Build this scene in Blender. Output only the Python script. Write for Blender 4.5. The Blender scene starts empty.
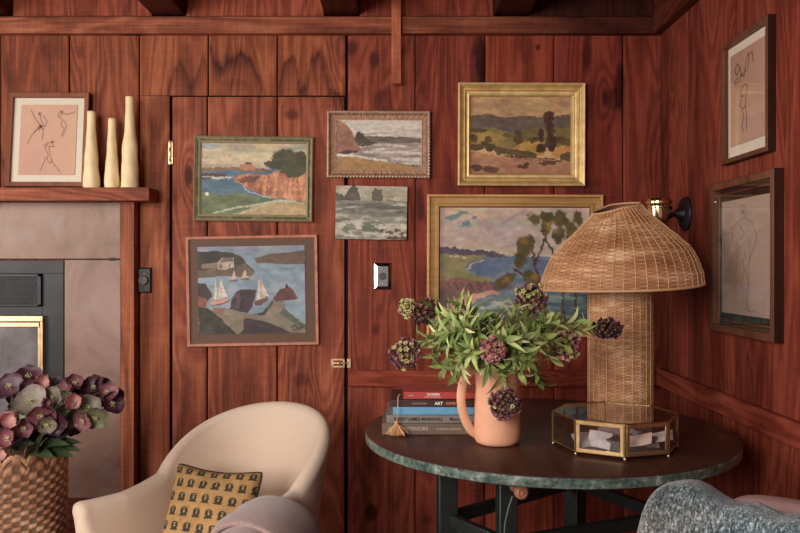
import bpy, bmesh, math, random
import numpy as np
from mathutils import Vector, Matrix, Euler
PI = math.pi
C = bpy.context.scene.collection
SC = bpy.context.scene
random.seed(7)

# ---------------------------------------------------------------- camera, light, exposure
F = 774.0                      # focal length in pixels of an 800 px wide frame
EYE = 1.23                     # eye height
WALL = 3.10                    # distance to the back wall
WX = 1.04                      # x of the right wall
TT = 0.743                     # table top height
cam = bpy.data.cameras.new('camera'); cam.lens = F / 800 * 36; cam.sensor_width = 36
cam.clip_start = 0.05
co = bpy.data.objects.new('camera', cam); C.objects.link(co)
co.location = (0, 0, EYE); co.rotation_euler = (PI / 2, 0, 0)
SC.camera = co

wd = bpy.data.worlds.new('world'); SC.world = wd; wd.use_nodes = True
wd.node_tree.nodes['Background'].inputs[0].default_value = (0.95, 0.93, 1.0, 1)
wd.node_tree.nodes['Background'].inputs[1].default_value = 0.24

def area(name, loc, target, sx, sy, power, col):
    l = bpy.data.lights.new(name, 'AREA'); l.shape = 'RECTANGLE'; l.size = sx; l.size_y = sy
    l.energy = power; l.color = col
    o = bpy.data.objects.new(name, l); C.objects.link(o); o.location = loc
    o.rotation_euler = (Vector(target) - Vector(loc)).to_track_quat('-Z', 'Y').to_euler()
    return o
area('window_daylight', (-2.78, 1.27, 1.5), (0.0, 1.5, 1.2), 1.50, 1.35, 46, (1.0, 0.96, 0.92))
area('room_fill', (-1.5, -1.2, 1.85), (0.1, 2.4, .95), 1.3, 1.3, 72, (1.0, 0.94, 0.87))  # added fill light from behind the camera, no real source

vs = SC.view_settings
vs.view_transform = 'Standard'; vs.look = 'None'; vs.gamma = 1; vs.use_curve_mapping = False
vs.exposure = 0.55

# ---------------------------------------------------------------- helpers
def lin(c):
    c = np.asarray(c, float) / 255.0
    return np.where(c <= 0.04045, c / 12.92, ((c + 0.055) / 1.055) ** 2.4)
def L3(r, g, b): return tuple(float(x) for x in lin((r, g, b))) + (1.0,)

def pw(px, py, d):
    return Vector(((px - 400) / F * d, d, EYE + (266.5 - py) / F * d))

class MB:
    def __init__(s): s.v = []; s.f = []; s.c = []; s.mi = []
    def add(s, vs_, fs, col=(1, 1, 1), mi=0):
        b = len(s.v)
        s.v += [tuple(p) for p in vs_]
        if isinstance(col, list): s.c += [tuple(k)[:3] for k in col]
        else: s.c += [tuple(col)[:3]] * len(vs_)
        s.f += [tuple(i + b for i in f) for f in fs]; s.mi += [mi] * len(fs)
    def box(s, x0, x1, y0, y1, z0, z1, col=(1, 1, 1), mi=0):
        v = [(x, y, z) for x in (x0, x1) for y in (y0, y1) for z in (z0, z1)]
        f = [(0, 1, 3, 2), (4, 6, 7, 5), (0, 4, 5, 1), (2, 3, 7, 6), (0, 2, 6, 4), (1, 5, 7, 3)]
        s.add(v, f, col, mi)
    def grid(s, fn, nu, nv, cu=False, cv=False, col=(1, 1, 1), cfn=None, flip=False, mi=0):
        U = nu if cu else nu + 1; V = nv if cv else nv + 1
        vs_ = [fn(i / nu, j / nv) for j in range(V) for i in range(U)]
        c = [cfn(i / nu, j / nv) for j in range(V) for i in range(U)] if cfn else col
        fs = []
        for j in range(nv):
            for i in range(nu):
                a = j * U + i; b = j * U + (i + 1) % U
                d = ((j + 1) % V) * U + i; e = ((j + 1) % V) * U + (i + 1) % U
                fs.append((a, d, e, b) if flip else (a, b, e, d))
        s.add(vs_, fs, c, mi)
    def lathe(s, prof, n=32, c=(0, 0, 0), col=(1, 1, 1), cap=True, axis='Z', rfn=None):
        vs_ = []; m = len(prof)
        for r, z in prof:
            for i in range(n):
                a = 2 * PI * i / n; rr = r * (rfn(a, z) if rfn else 1)
                p = (rr * math.cos(a), rr * math.sin(a), z)
                if axis == 'Y': p = (p[0], -p[2], p[1])
                if axis == 'X': p = (-p[2], p[1], p[0])
                vs_.append((p[0] + c[0], p[1] + c[1], p[2] + c[2]))
        fs = [(j * n + i, j * n + (i + 1) % n, (j + 1) * n + (i + 1) % n, (j + 1) * n + i)
              for j in range(m - 1) for i in range(n)]
        if cap:
            fs.append(tuple(range(n))[::-1]); fs.append(tuple((m - 1) * n + i for i in range(n)))
        s.add(vs_, fs, col)
    def tube(s, pts, r, n=8, col=(1, 1, 1), flat=1.0, up=None):
        pts = [Vector(p) for p in pts]; m = len(pts); vs_ = []
        rs = r if isinstance(r, (list, tuple)) else [r] * m
        prev = None
        for k, p in enumerate(pts):
            t = (pts[min(k + 1, m - 1)] - pts[max(k - 1, 0)]).normalized()
            if prev is None:
                u = Vector(up) if up else (Vector((0, 0, 1)) if abs(t.z) < .9 else Vector((1, 0, 0)))
            else: u = prev
            u = (u - t * u.dot(t)).normalized(); prev = u
            w = t.cross(u)
            for i in range(n):
                a = 2 * PI * i / n
                vs_.append(p + (u * math.cos(a) * flat + w * math.sin(a)) * rs[k])
        fs = [(j * n + i, j * n + (i + 1) % n, (j + 1) * n + (i + 1) % n, (j + 1) * n + i)
              for j in range(m - 1) for i in range(n)]
        fs.append(tuple(range(n))[::-1]); fs.append(tuple((m - 1) * n + i for i in range(n)))
        s.add(vs_, fs, col)
    def ball(s, c, r, n=8, m=6, sc=(1, 1, 1), col=(1, 1, 1)):
        c = Vector(c)
        prof = [(math.sin(PI * j / m) * r, -math.cos(PI * j / m) * r) for j in range(1, m)]
        vs_ = [(c.x, c.y, c.z - r * sc[2])]
        for rr, z in prof:
            for i in range(n):
                a = 2 * PI * i / n
                vs_.append((c.x + rr * math.cos(a) * sc[0], c.y + rr * math.sin(a) * sc[1], c.z + z * sc[2]))
        vs_.append((c.x, c.y, c.z + r * sc[2])); k = len(vs_) - 1
        fs = [(0, 1 + (i + 1) % n, 1 + i) for i in range(n)]
        for j in range(m - 2):
            for i in range(n):
                a = 1 + j * n; fs.append((a + i, a + (i + 1) % n, a + n + (i + 1) % n, a + n + i))
        a = 1 + (m - 2) * n
        fs += [(a + i, a + (i + 1) % n, k) for i in range(n)]
        s.add(vs_, fs, col)
    def build(s, name, mat, parent=None, bevel=0, smooth=40, loc=None, segs=2, sub=0, normals=True):
        me = bpy.data.meshes.new(name)
        me.from_pydata(s.v, [], s.f)
        ca = me.color_attributes.new('Col', 'FLOAT_COLOR', 'POINT')
        arr = np.ones((len(s.v), 4), np.float32); arr[:, :3] = np.array(s.c, np.float32)
        ca.data.foreach_set('color', arr.ravel())
        mats = mat if isinstance(mat, (list, tuple)) else [mat]
        for m in mats: me.materials.append(m)
        if len(mats) > 1: me.polygons.foreach_set('material_index', s.mi)
        me.update()
        if normals:
            bm = bmesh.new(); bm.from_mesh(me); bmesh.ops.recalc_face_normals(bm, faces=bm.faces); bm.to_mesh(me); bm.free()
        if smooth:
            me.shade_smooth(); me.set_sharp_from_angle(angle=math.radians(smooth))
        o = bpy.data.objects.new(name, me); C.objects.link(o)
        if parent: o.parent = parent
        if loc is not None: o.location = loc
        if bevel:
            b = o.modifiers.new('bevel', 'BEVEL'); b.width = bevel; b.segments = segs; b.limit_method = 'ANGLE'
        if sub:
            b = o.modifiers.new('sub', 'SUBSURF'); b.levels = sub; b.render_levels = sub
        return o

def tag(o, label, cat, group=None):
    o['label'] = label; o['category'] = cat
    if group: o['group'] = group
    return o
def empty(name, loc, label, cat, rot=(0, 0, 0), group=None):
    o = bpy.data.objects.new(name, None); C.objects.link(o)
    o.location = loc; o.rotation_euler = rot; o.empty_display_size = .05
    return tag(o, label, cat, group)
def struct(o): o['kind'] = 'structure'; return o

# ---------------------------------------------------------------- materials
class NT:
    def __init__(s, name):
        s.m = bpy.data.materials.new(name); s.m.use_nodes = True; s.t = s.m.node_tree
        s.b = s.t.nodes['Principled BSDF']
    def n(s, ty, **k):
        nd = s.t.nodes.new(ty)
        for a, v in k.items(): setattr(nd, a, v)
        return nd
    def l(s, a, b): s.t.links.new(a, b)
    def math(s, op, a, b=None, c=None, clamp=False):
        nd = s.n('ShaderNodeMath', operation=op); nd.use_clamp = clamp
        for i, x in enumerate((a, b, c)):
            if x is None: continue
            if isinstance(x, (int, float)): nd.inputs[i].default_value = x
            else: s.l(x, nd.inputs[i])
        return nd.outputs[0]
    def noise(s, vec, scale, detail=3, rough=.55, dist=0):
        nd = s.n('ShaderNodeTexNoise'); nd.inputs['Scale'].default_value = scale
        nd.inputs['Detail'].default_value = detail; nd.inputs['Roughness'].default_value = rough
        nd.inputs['Distortion'].default_value = dist
        if vec is not None: s.l(vec, nd.inputs['Vector'])
        return nd.outputs[0]
    def mapping(s, vec, scale=(1, 1, 1), loc=(0, 0, 0)):
        nd = s.n('ShaderNodeMapping'); nd.inputs['Scale'].default_value = scale; nd.inputs['Location'].default_value = loc
        s.l(vec, nd.inputs['Vector']); return nd.outputs[0]
    def ramp(s, fac, stops):
        nd = s.n('ShaderNodeValToRGB'); e = nd.color_ramp.elements
        while len(e) < len(stops): e.new(.5)
        for k, (p, c) in zip(e, stops):
            k.position = p; k.color = c if len(c) == 4 else tuple(c) + (1,)
        s.l(fac, nd.inputs[0]); return nd.outputs[0]
    def mix(s, fac, a, b, mode='MIX'):
        nd = s.n('ShaderNodeMix', data_type='RGBA', blend_type=mode)
        for i, x in ((0, fac), (6, a), (7, b)):
            if isinstance(x, (int, float)): nd.inputs[i].default_value = x
            elif isinstance(x, tuple): nd.inputs[i].default_value = x
            else: s.l(x, nd.inputs[i])
        return nd.outputs[2]
    def bump(s, h, strength=.2, dist=.002):
        nd = s.n('ShaderNodeBump'); nd.inputs['Strength'].default_value = strength
        nd.inputs['Distance'].default_value = dist
        s.l(h, nd.inputs['Height']); s.l(nd.outputs[0], s.b.inputs['Normal'])
    def obj(s): return s.n('ShaderNodeTexCoord').outputs['Object']
    def col(s): return s.n('ShaderNodeAttribute', attribute_name='Col').outputs['Color']
    def set(s, **k):
        for a, v in k.items(): s.b.inputs[a.replace('_', ' ')].default_value = v
        return s

def wood(name, dark, mid, light, axis='Z', rough=.62, tint=True, ring=15.0, fib=150, bump=.3, knots=True, bid=False, cs=1.0, spec=.2):
    m = NT(name); v = m.obj()
    if bid:
        a = m.n('ShaderNodeAttribute', attribute_name='bid').outputs['Fac']
        cx = m.n('ShaderNodeCombineXYZ')
        m.l(m.math('MULTIPLY', a, 3.17), cx.inputs[0]); m.l(m.math('MULTIPLY', a, 1.71), cx.inputs[1]); m.l(m.math('MULTIPLY', a, 5.37), cx.inputs[2])
        ad = m.n('ShaderNodeVectorMath', operation='ADD'); m.l(v, ad.inputs[0]); m.l(cx.outputs[0], ad.inputs[1]); v = ad.outputs[0]
    ai = 'XYZ'.index(axis)
    def sc(a, b): s = [a, a, a]; s[ai] = b; return tuple(x * cs for x in s)
    n1 = m.noise(m.mapping(v, sc(4.2, .75)), 1.0, 2.0, .5, .7)
    t = m.math('MULTIPLY', n1, ring)
    if knots:
        vo = m.n('ShaderNodeTexVoronoi'); vo.inputs['Scale'].default_value = 1
        m.l(m.mapping(v, sc(4.0, 1.5)), vo.inputs['Vector'])
        k = m.math('SUBTRACT', 1.0, m.math('MULTIPLY', vo.outputs['Distance'], 4.2), clamp=True)
        t = m.math('ADD', t, m.math('MULTIPLY', m.math('POWER', k, 1.5), 3.0))
    r = m.math('MULTIPLY_ADD', m.math('SINE', m.math('MULTIPLY', t, 6.283)), .5, .5)
    fb = m.noise(m.mapping(v, sc(fib, 3.0)), 1.0, 4.0, .6, .1)
    bl = m.noise(m.mapping(v, sc(7, 1.3)), 1.0, 4.0, .6, .5)
    s = m.math('MULTIPLY', r, .13)
    sw = m.noise(m.mapping(v, sc(9, 160)), 1.0, 2.0, .5, .1); s = m.math('ADD', s, m.math('MULTIPLY', m.math('SUBTRACT', sw, .5), .11))
    s = m.math('ADD', s, m.math('MULTIPLY', fb, .42)); fi = m.noise(m.mapping(v, sc(70, 28)), 1.0, 4.0, .65, .3); s = m.math('ADD', s, m.math('MULTIPLY', fi, .15))
    s = m.math('ADD', s, m.math('MULTIPLY', bl, .42))
    c = m.ramp(s, [(.35, dark), (.56, mid), (.78, light)])
    if knots:
        kk = m.math('SUBTRACT', m.math('MULTIPLY', k, 1.9), 1.15, clamp=True)
        kk = m.math('MULTIPLY', kk, 3.0, clamp=True)
        c = m.mix(m.math('MULTIPLY', kk, .8), c, tuple(x * .35 for x in dark[:3]) + (1,))
    if tint: c = m.mix(1.0, c, m.col(), 'MULTIPLY')
    m.l(c, m.b.inputs['Base Color'])
    m.l(m.math('MULTIPLY_ADD', s, .25, rough - .12), m.b.inputs['Roughness'])
    m.set(Specular_IOR_Level=spec)
    m.bump(m.math('ADD', m.math('MULTIPLY', fb, .7), m.math('MULTIPLY', r, .15)), bump, .0015)
    return m.m

def plain(name, col, rough=.6, metal=0, nscale=0, namp=.25, tint=False, bump=0, spec=.5, sheen=0, aniso=None):
    m = NT(name); base = tuple(col)
    m.set(Roughness=rough, Metallic=metal, Specular_IOR_Level=spec)
    if sheen: m.set(Sheen_Weight=sheen, Sheen_Roughness=.5)
    if nscale:
        v = m.obj()
        if aniso: v = m.mapping(v, aniso)
        n = m.noise(v, nscale, 5, .6)
        lo = tuple(x * (1 - namp) for x in base[:3]) + (1,); hi = tuple(min(1, x * (1 + namp)) for x in base[:3]) + (1,)
        c = m.ramp(n, [(.3, lo), (.7, hi)])
        if bump: m.bump(n, bump, .002)
    else: c = base
    if tint: c = m.mix(1.0, c, m.col(), 'MULTIPLY')
    if isinstance(c, tuple): m.b.inputs['Base Color'].default_value = c
    else: m.l(c, m.b.inputs['Base Color'])
    return m.m

def glass(name, tintc=(1, 1, 1, 1), ior=1.45, gloss=1.0):
    m = NT(name); m.t.nodes.remove(m.b)
    tr = m.n('ShaderNodeBsdfTransparent'); tr.inputs[0].default_value = tintc
    gl = m.n('ShaderNodeBsdfGlossy'); gl.inputs['Roughness'].default_value = .02
    fr = m.n('ShaderNodeLayerWeight'); fr.inputs[0].default_value = .5
    mx = m.n('ShaderNodeMixShader'); m.l(m.math('MULTIPLY_ADD', m.math('POWER', fr.outputs['Facing'], 5), .9, .035 * gloss), mx.inputs[0])
    m.l(tr.outputs[0], mx.inputs[1]); m.l(gl.outputs[0], mx.inputs[2])
    m.l(mx.outputs[0], m.t.nodes['Material Output'].inputs[0])
    return m.m

RED_D, RED_M, RED_L = (.075, .014, .007, 1), (.245, .056, .027, 1), (.44, .130, .066, 1)
M = {}
M['wall'] = wood('redwood_boards', RED_D, RED_M, RED_L, 'Z', bid=True)
M['beamX'] = wood('redwood_beam', RED_D, RED_M, RED_L, 'X', bid=False)
M['beamY'] = wood('redwood_rail', RED_D, RED_M, RED_L, 'Y', bid=False, knots=False)
M['postZ'] = wood('redwood_post', RED_D, RED_M, RED_L, 'Z', knots=False)
M['gap'] = plain('dark_gap', (.006, .003, .002, 1), .9)
M['paint'] = None
def attr_mat(name, rough=.5, bump=0, spec=.4, nscale=60, metal=0, sheen=0, coat=0):
    m = NT(name); m.l(m.col(), m.b.inputs['Base Color']); m.set(Roughness=rough, Specular_IOR_Level=spec, Metallic=metal)
    if sheen: m.set(Sheen_Weight=sheen)
    if coat: m.set(Coat_Weight=coat, Coat_Roughness=.2)
    if bump: m.bump(m.noise(m.obj(), nscale, 6, .65), bump, .001)
    return m.m
M['paint'] = attr_mat('oil_paint', .55, .35, .35, 140)
M['paper'] = attr_mat('drawn_paper', .8, .1, .2, 300)
M['brass'] = plain('brass', (.78, .56, .32, 1), .3, .9, 40, .15)
M['aged_brass'] = plain('aged_brass', (.42, .25, .10, 1), .38, 1, 50, .3)
M['iron'] = plain('black_iron', (.012, .011, .012, 1), .45, .3, 60, .2)
M['chrome'] = plain('polished_nickel', (.62, .56, .54, 1), .09, 1)
M['knob'] = plain('switch_knob', (.07, .055, .05, 1), .5)
M['glass'] = glass('clear_glass')
M['pane'] = glass('picture_glass', gloss=.9)

# ---------------------------------------------------------------- room shell: boards
rs = np.random.RandomState(5)
_T = {}
def _tab(seed):
    if seed not in _T: _T[seed] = np.random.RandomState(seed).rand(64, 64); _T[(seed, 'l')] = _T[seed].tolist()
    return _T[seed]
def sfbm(x, y, seed=0, o=4):
    """the same noise for one point, fast"""
    s = 0; a = .5; n = 0
    for i in range(o):
        if (seed + i, 'l') not in _T: _tab(seed + i)
        t = _T[(seed + i, 'l')]; X = x * 2 ** i; Y = y * 2 ** i
        xi = math.floor(X); yi = math.floor(Y); fx = X - xi; fy = Y - yi; fx = fx * fx * (3 - 2 * fx); fy = fy * fy * (3 - 2 * fy)
        a0, b0, c0, d0 = t[xi % 64][yi % 64], t[(xi + 1) % 64][yi % 64], t[xi % 64][(yi + 1) % 64], t[(xi + 1) % 64][(yi + 1) % 64]
        s += a * ((a0 * (1 - fx) + b0 * fx) * (1 - fy) + (c0 * (1 - fx) + d0 * fx) * fy); n += a; a *= .55
    return s / n
def vnoise(x, y, seed=0):
    """smooth value noise, arrays"""
    t = _tab(seed)
    xi = np.floor(x).astype(int); yi = np.floor(y).astype(int); fx = x - xi; fy = y - yi
    fx = fx * fx * (3 - 2 * fx); fy = fy * fy * (3 - 2 * fy)
    g = lambda a, b: t[a % 64, b % 64]
    return (g(xi, yi) * (1 - fx) + g(xi + 1, yi) * fx) * (1 - fy) + (g(xi, yi + 1) * (1 - fx) + g(xi + 1, yi + 1) * fx) * fy
def fbm(x, y, seed=0, o=4):
    s = 0; a = .5; n = 0
    for i in range(o): s = s + a * vnoise(x * 2 ** i, y * 2 ** i, seed + i); n += a; a *= .55
    return s / n

def wx(px): return (px - 400) / F * WALL
def wz(py): return EYE + (266.5 - py) / F * WALL

def blot(px, py, cx, cy, rx, ry, wob=.35, seed=3):
    d = ((px - cx) / rx) ** 2 + ((py - cy) / ry) ** 2
    d = d + (fbm(px / 7, py / 11, seed) - .5) * 2 * wob
    return np.clip((1.25 - d) / .8, 0, 1)
def polyline_below(px, pts, soft=0):
    xs = [p[0] for p in pts]; ys = [p[1] for p in pts]
    return np.interp(px, xs, ys)
def stain(px, py):
    """dark water marks and knots in the boards: 0 clean .. 1 black"""
    w = fbm(px / 2.6, py / 30, 9, 3) * 12 - 6
    s = np.zeros_like(px)
    def band(x0, x1, pts, below, above, k):
        y = polyline_below(px, pts); ins = ((px > x0) & (px < x1))
        d = (py + w) - y
        v = np.where(d > 0, np.exp(-d / below), np.exp(d / above))
        return np.where(ins, v * k, 0)
    s += 1.3 * band(209, 262, [(209, 42), (213, 58), (221, 68), (232, 58), (240, 54), (250, 60), (258, 75), (262, 92)], 14, 3.5, .55)
    s += 1.4 * band(278, 346, [(278, 88), (284, 66), (291, 56), (296, 62), (300, 90), (306, 88), (311, 58), (318, 54), (326, 68), (330, 86), (346, 100)], 16, 2.5, .42)
    s += 1.4 * band(168, 207, [(168, 88), (174, 68), (182, 62), (190, 84), (196, 76), (203, 56), (207, 60)], 18, 3, .35)
    for cx, cy, rx, ry, k in ((352, 48, 6, 8, .5), (374, 60, 5, 9, .5), (384, 100, 10, 14, .4), (481, 62, 5, 30, .65), (478, 50, 9, 6, .3),
            (525, 47, 7, 20, .35), (538, 47, 3, 3, .8), (587, 52, 5, 22, .5), (620, 88, 6, 26, .6), (614, 100, 8, 12, .4), (672, 50, 3, 60, .3),
            (371, 512, 7, 9, .75), (370, 470, 10, 30, .2), (427, 520, 6, 5, .4), (375, 330, 4, 6, .4), (248, 390, 12, 30, .2), (300, 380, 9, 8, .35),
            (420, 205, 5, 18, .45), (430, 150, 4, 40, .3), (185, 390, 5, 40, .25), (152, 160, 3, 40, .3), (168, 220, 3, 30, .45), (50, 50, 9, 10, .2), (10, 70, 6, 20, .3),
            (292, 115, 8, 5, .4), (590, 190, 30, 12, .2), (235, 85, 16, 7, .15), (110, 345, 4, 20, .3), (640, 300, 10, 60, .2), (550, 390, 60, 10, .15)):
        s += k * blot(px, py, cx, cy, rx, ry, .5, int(cx))
    return np.clip(s * 1.45, 0, .93)

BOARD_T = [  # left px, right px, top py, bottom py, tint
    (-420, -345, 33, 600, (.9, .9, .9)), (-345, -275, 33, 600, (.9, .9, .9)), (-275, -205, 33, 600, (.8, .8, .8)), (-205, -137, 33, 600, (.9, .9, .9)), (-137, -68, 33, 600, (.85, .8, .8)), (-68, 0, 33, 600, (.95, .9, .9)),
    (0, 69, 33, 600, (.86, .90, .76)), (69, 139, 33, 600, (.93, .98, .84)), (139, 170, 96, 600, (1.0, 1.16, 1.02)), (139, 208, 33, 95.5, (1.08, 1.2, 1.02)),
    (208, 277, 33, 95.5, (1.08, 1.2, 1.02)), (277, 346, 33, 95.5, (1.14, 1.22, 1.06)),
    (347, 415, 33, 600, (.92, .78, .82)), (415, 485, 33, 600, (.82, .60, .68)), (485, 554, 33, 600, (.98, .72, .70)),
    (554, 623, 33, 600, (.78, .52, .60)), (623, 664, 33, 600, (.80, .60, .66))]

def board_mesh(mb, bids, x0, x1, z0, z1, yf, tint, bid, step=.012, to_world=None, th=.022):
    nx = max(2, int((x1 - x0) / step)); nz = max(4, int((z1 - z0) / (step * 1.3)))
    xs = np.linspace(x0, x1, nx + 1); zs = np.linspace(z0, z1, nz + 1)
    e = .0025
    xs[0] = x0; X, Z = np.meshgrid(xs, zs)
    px = X / WALL * F + 400; py = 266.5 - (Z - EYE) / WALL * F
    if to_world is None: st = stain(px, py)
    else:
        st = .5 * np.clip(fbm(X * 14 + bid * 3, Z * 5, 31) - .55, 0, 1) * 2
    edge = np.minimum(X - x0, x1 - X)
    tn = np.array(tint)[None, None, :] * (1 + .22 * (fbm(X * 9 + bid * 7.3, Z * 2.5 + bid, 17)[..., None] - .5))
    colr = tn * (1 - st[..., None] * np.array([.82, .92, .88]))
    b = len(mb.v)
    Y = np.full_like(X, yf); Y[:, 0] += .003; Y[:, -1] += .003
    vs_ = []; cs_ = []
    for j in range(nz + 1):
        for i in range(nx + 1):
            p = (X[j, i], Y[j, i], Z[j, i])
            vs_.append(p); cs_.append(tuple(colr[j, i]))
    fs = [(j * (nx + 1) + i, j * (nx + 1) + i + 1, (j + 1) * (nx + 1) + i + 1, (j + 1) * (nx + 1) + i) for j in range(nz) for i in range(nx)]
    k = len(vs_)
    for (x, z) in ((x0, z0), (x1, z0), (x1, z1), (x0, z1)): vs_.append((x, yf + th, z)); cs_.append((.25, .2, .2))
    bl, br, tr, tl = 0, nx, (nz + 1) * (nx + 1) - 1, nz * (nx + 1)
    fs += [tuple([k] + [j * (nx + 1) for j in range(nz + 1)] + [k + 3]), tuple([k + 1] + [j * (nx + 1) + nx for j in range(nz + 1)] + [k + 2]),
           tuple([k] + list(range(nx + 1)) + [k + 1]), tuple([k + 3] + [nz * (nx + 1) + i for i in range(nx + 1)] + [k + 2])]
    if to_world: vs_ = [to_world(p) for p in vs_]
    mb.add(vs_, fs, cs_); bids += [bid] * len(vs_)

def boards_obj(name, specs, backing, to_world=None, mat=None, yf=WALL, gap=.0016, gapf=None, parent=None, step=.012):
    mb = MB(); bids = []
    for k, (x0, x1, z0, z1, tint) in enumerate(specs):
        g0, g1 = (gapf(k) if gapf else (gap, gap))
        board_mesh(mb, bids, x0 + g0, x1 - g1, z0, z1, yf, tint, k * 1.37 + .5, to_world=to_world, step=(.006 if (z1 > 1.9 and z0 > 1.5) else .008 if x1 > -1.7 and not to_world else .02))
    b = len(mb.v)
    for bb in backing: mb.box(*bb, col=(1, 1, 1), mi=1)
    bids += [0] * (len(mb.v) - b)
    o = mb.build(name, [mat or M['wall'], M['gap']], parent, smooth=30, normals=False)
    a = o.data.attributes.new('bid', 'FLOAT', 'POINT'); a.data.foreach_set('value', np.array(bids, np.float32))
    return o

specs = []
for (a, b, t, bt, tint) in BOARD_T: specs.append((wx(a), wx(b), max(0, wz(bt)) if bt < 560 else 0.0, wz(t), tint))
# blocking between the joists, above the plate
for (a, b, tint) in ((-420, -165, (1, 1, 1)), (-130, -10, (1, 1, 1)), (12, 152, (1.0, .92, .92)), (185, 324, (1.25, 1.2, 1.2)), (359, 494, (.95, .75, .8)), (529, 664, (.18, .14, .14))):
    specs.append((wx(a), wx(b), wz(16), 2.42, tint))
gp = {}
def gf(k):
    g = [.0030, .0030] if k < 12 else [.0022, .0022]
    if k == 6: g = [.002, .0035]
    if k == 7: g = [.0035, .003]
    if k == 8: g = [.003, .003]
    if k == 12: g = [.004, .0022]
    return g
struct(boards_obj('wall_back', specs, [(-2.75, WX + .03, WALL + .022, WALL + .08, 0, 2.45)], gapf=gf))

# the door cut into the same boards
dspecs = [(wx(171.5), wx(207), 0.03, wz(97), (.96, 1.02, 1.04)), (wx(207), wx(277), 0.03, wz(97), (1.0, 1.06, 1.06)), (wx(277), wx(345), 0.03, wz(97), (1.05, 1.1, 1.1))]
door = boards_obj('door_1', dspecs, [], gapf=lambda k: (.0034, .0034), yf=WALL)
struct(door)
mb = MB()
for k, z in enumerate((139, 147, 152, 160)): pass
mb.lathe([(.0045, wz(165)), (.0055, wz(164)), (.0055, wz(159.5)), (.0042, wz(159)), (.0042, wz(158)), (.0055, wz(157.5)), (.0055, wz(149)), (.0045, wz(148.6)), (.0055, wz(148)), (.0055, wz(142)), (.004, wz(140.5))], 14, (wx(170.6), WALL - .006, 0))
mb.box(wx(168.6), wx(172.6), WALL - .003, WALL + .001, wz(164), wz(142))
mb.build('hinge', M['brass'], door)
mb = MB()
for zz in (wz(359.6), wz(366.6)): mb.box(wx(331), wx(344.6), WALL - .003, WALL, zz - .0035, zz + .0035)
mb.box(wx(331), wx(333.5), WALL - .003, WALL, wz(367), wz(359.5))
mb.box(wx(343), wx(344.8), WALL - .003, WALL, wz(367), wz(359.5))
mb.tube([(wx(332), WALL - .006, wz(363)), (wx(349), WALL - .006, wz(363))], .0035, 10)
mb.ball((wx(339.5), WALL - .010, wz(363)), .0055)
mb.box(wx(347.2), wx(351), WALL - .008, WALL, wz(367.5), wz(358.5))
for q in ((333, 359.7), (341.5, 359.7), (333, 366.5), (341.5, 366.5)): mb.ball((wx(q[0]), WALL - .003, wz(q[1])), .002, 6, 4)
mb.build('latch', M['brass'], door, bevel=.0008)

# right wall: narrower vertical boards, runs towards the camera
rsp = []; y = WALL; k = 0
rt = [(.42, .34, .38), (.62, .50, .58), (.55, .42, .5), (.66, .52, .6), (.6, .46, .54), (.7, .55, .62), (.6, .48, .55), (.55, .45, .5)]
yy = []; widths = [.10, .20, .14, .25, .17, .22, .26, .19, .24, .2, .25, .22, .2, .24, .25]
while y > -.6 and k < 15:
    y0 = y - widths[k % len(widths)]
    rsp.append((-y, -y0, 0.0, 2.42, tuple(1.16 * q for q in rt[k % 8]))); y = y0; k += 1
struct(boards_obj('wall_right', rsp, [(WX + .022, WX + .08, y, WALL + .03, 0, 2.45)],
                  to_world=lambda p: (WX + (p[1] - WALL), -p[0], p[2]), gap=.0007))

# plates, rails and the stick hanging on the plate
mb = MB()
def beamcol(u, v):
    return None
def long_beam(x0, x1, y0, y1, z0, z1, cf, n=160):
    m = MB(); vs_ = []; cs_ = []; fs = []
    for i in range(n + 1):
        x = x0 + (x1 - x0) * i / n
        for (yy_, zz) in ((y0, z0), (y0, (z0 + z1) / 2), (y0, z1), (y1, z1), (y1, z0)):
            vs_.append((x, yy_, zz)); cs_.append(cf(x, zz))
    for i in range(n):
        for k in range(5): fs.append((i * 5 + k, i * 5 + (k + 1) % 5, (i + 1) * 5 + (k + 1) % 5, (i + 1) * 5 + k))
    fs.append((0, 1, 2, 3, 4)); fs.append(tuple(n * 5 + k for k in (4, 3, 2, 1, 0)))
    m.add(vs_, fs, cs_); return m
def pz(py, d=WALL - .035): return EYE + (266.5 - py) / F * d
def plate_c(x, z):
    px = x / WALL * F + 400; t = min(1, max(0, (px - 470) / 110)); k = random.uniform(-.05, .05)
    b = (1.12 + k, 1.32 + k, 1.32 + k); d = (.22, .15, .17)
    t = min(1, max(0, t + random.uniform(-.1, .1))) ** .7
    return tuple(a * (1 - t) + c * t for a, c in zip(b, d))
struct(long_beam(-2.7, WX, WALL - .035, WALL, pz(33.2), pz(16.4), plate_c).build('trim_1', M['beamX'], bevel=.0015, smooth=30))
mb = MB(); mb.box(WX - .035, WX, .3, WALL - .035, pz(33.2), 2.33, col=(.35, .27, .3))
struct(mb.build('trim_2', M['beamY'], bevel=.002))
def rail_c(x, z):
    return (.98, .72, .76) if x < .5 else (.8, .58, .64)
struct(long_beam(wx(348.5), WX, WALL - .02, WALL, wz(386), wz(370), rail_c, 40).build('trim_3', M['beamX'], bevel=.002, smooth=30))
mb = MB(); mb.box(WX - .02, WX, -.3, WALL - .02, wz(384), wz(367), col=(.85, .66, .74))
struct(mb.build('trim_4', M['beamY'], bevel=.002))
mb = MB(); mb.box(wx(391.5) * .985, wx(401) * .985, WALL - .055, WALL - .036, pz(83.5, WALL - .055), 2.42, col=(1.55, 1.75, 1.75))
tag(mb.build('batten', M['postZ'], bevel=.0015), 'short pale wooden batten hanging down over the top beam of the wall', 'batten')
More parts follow.
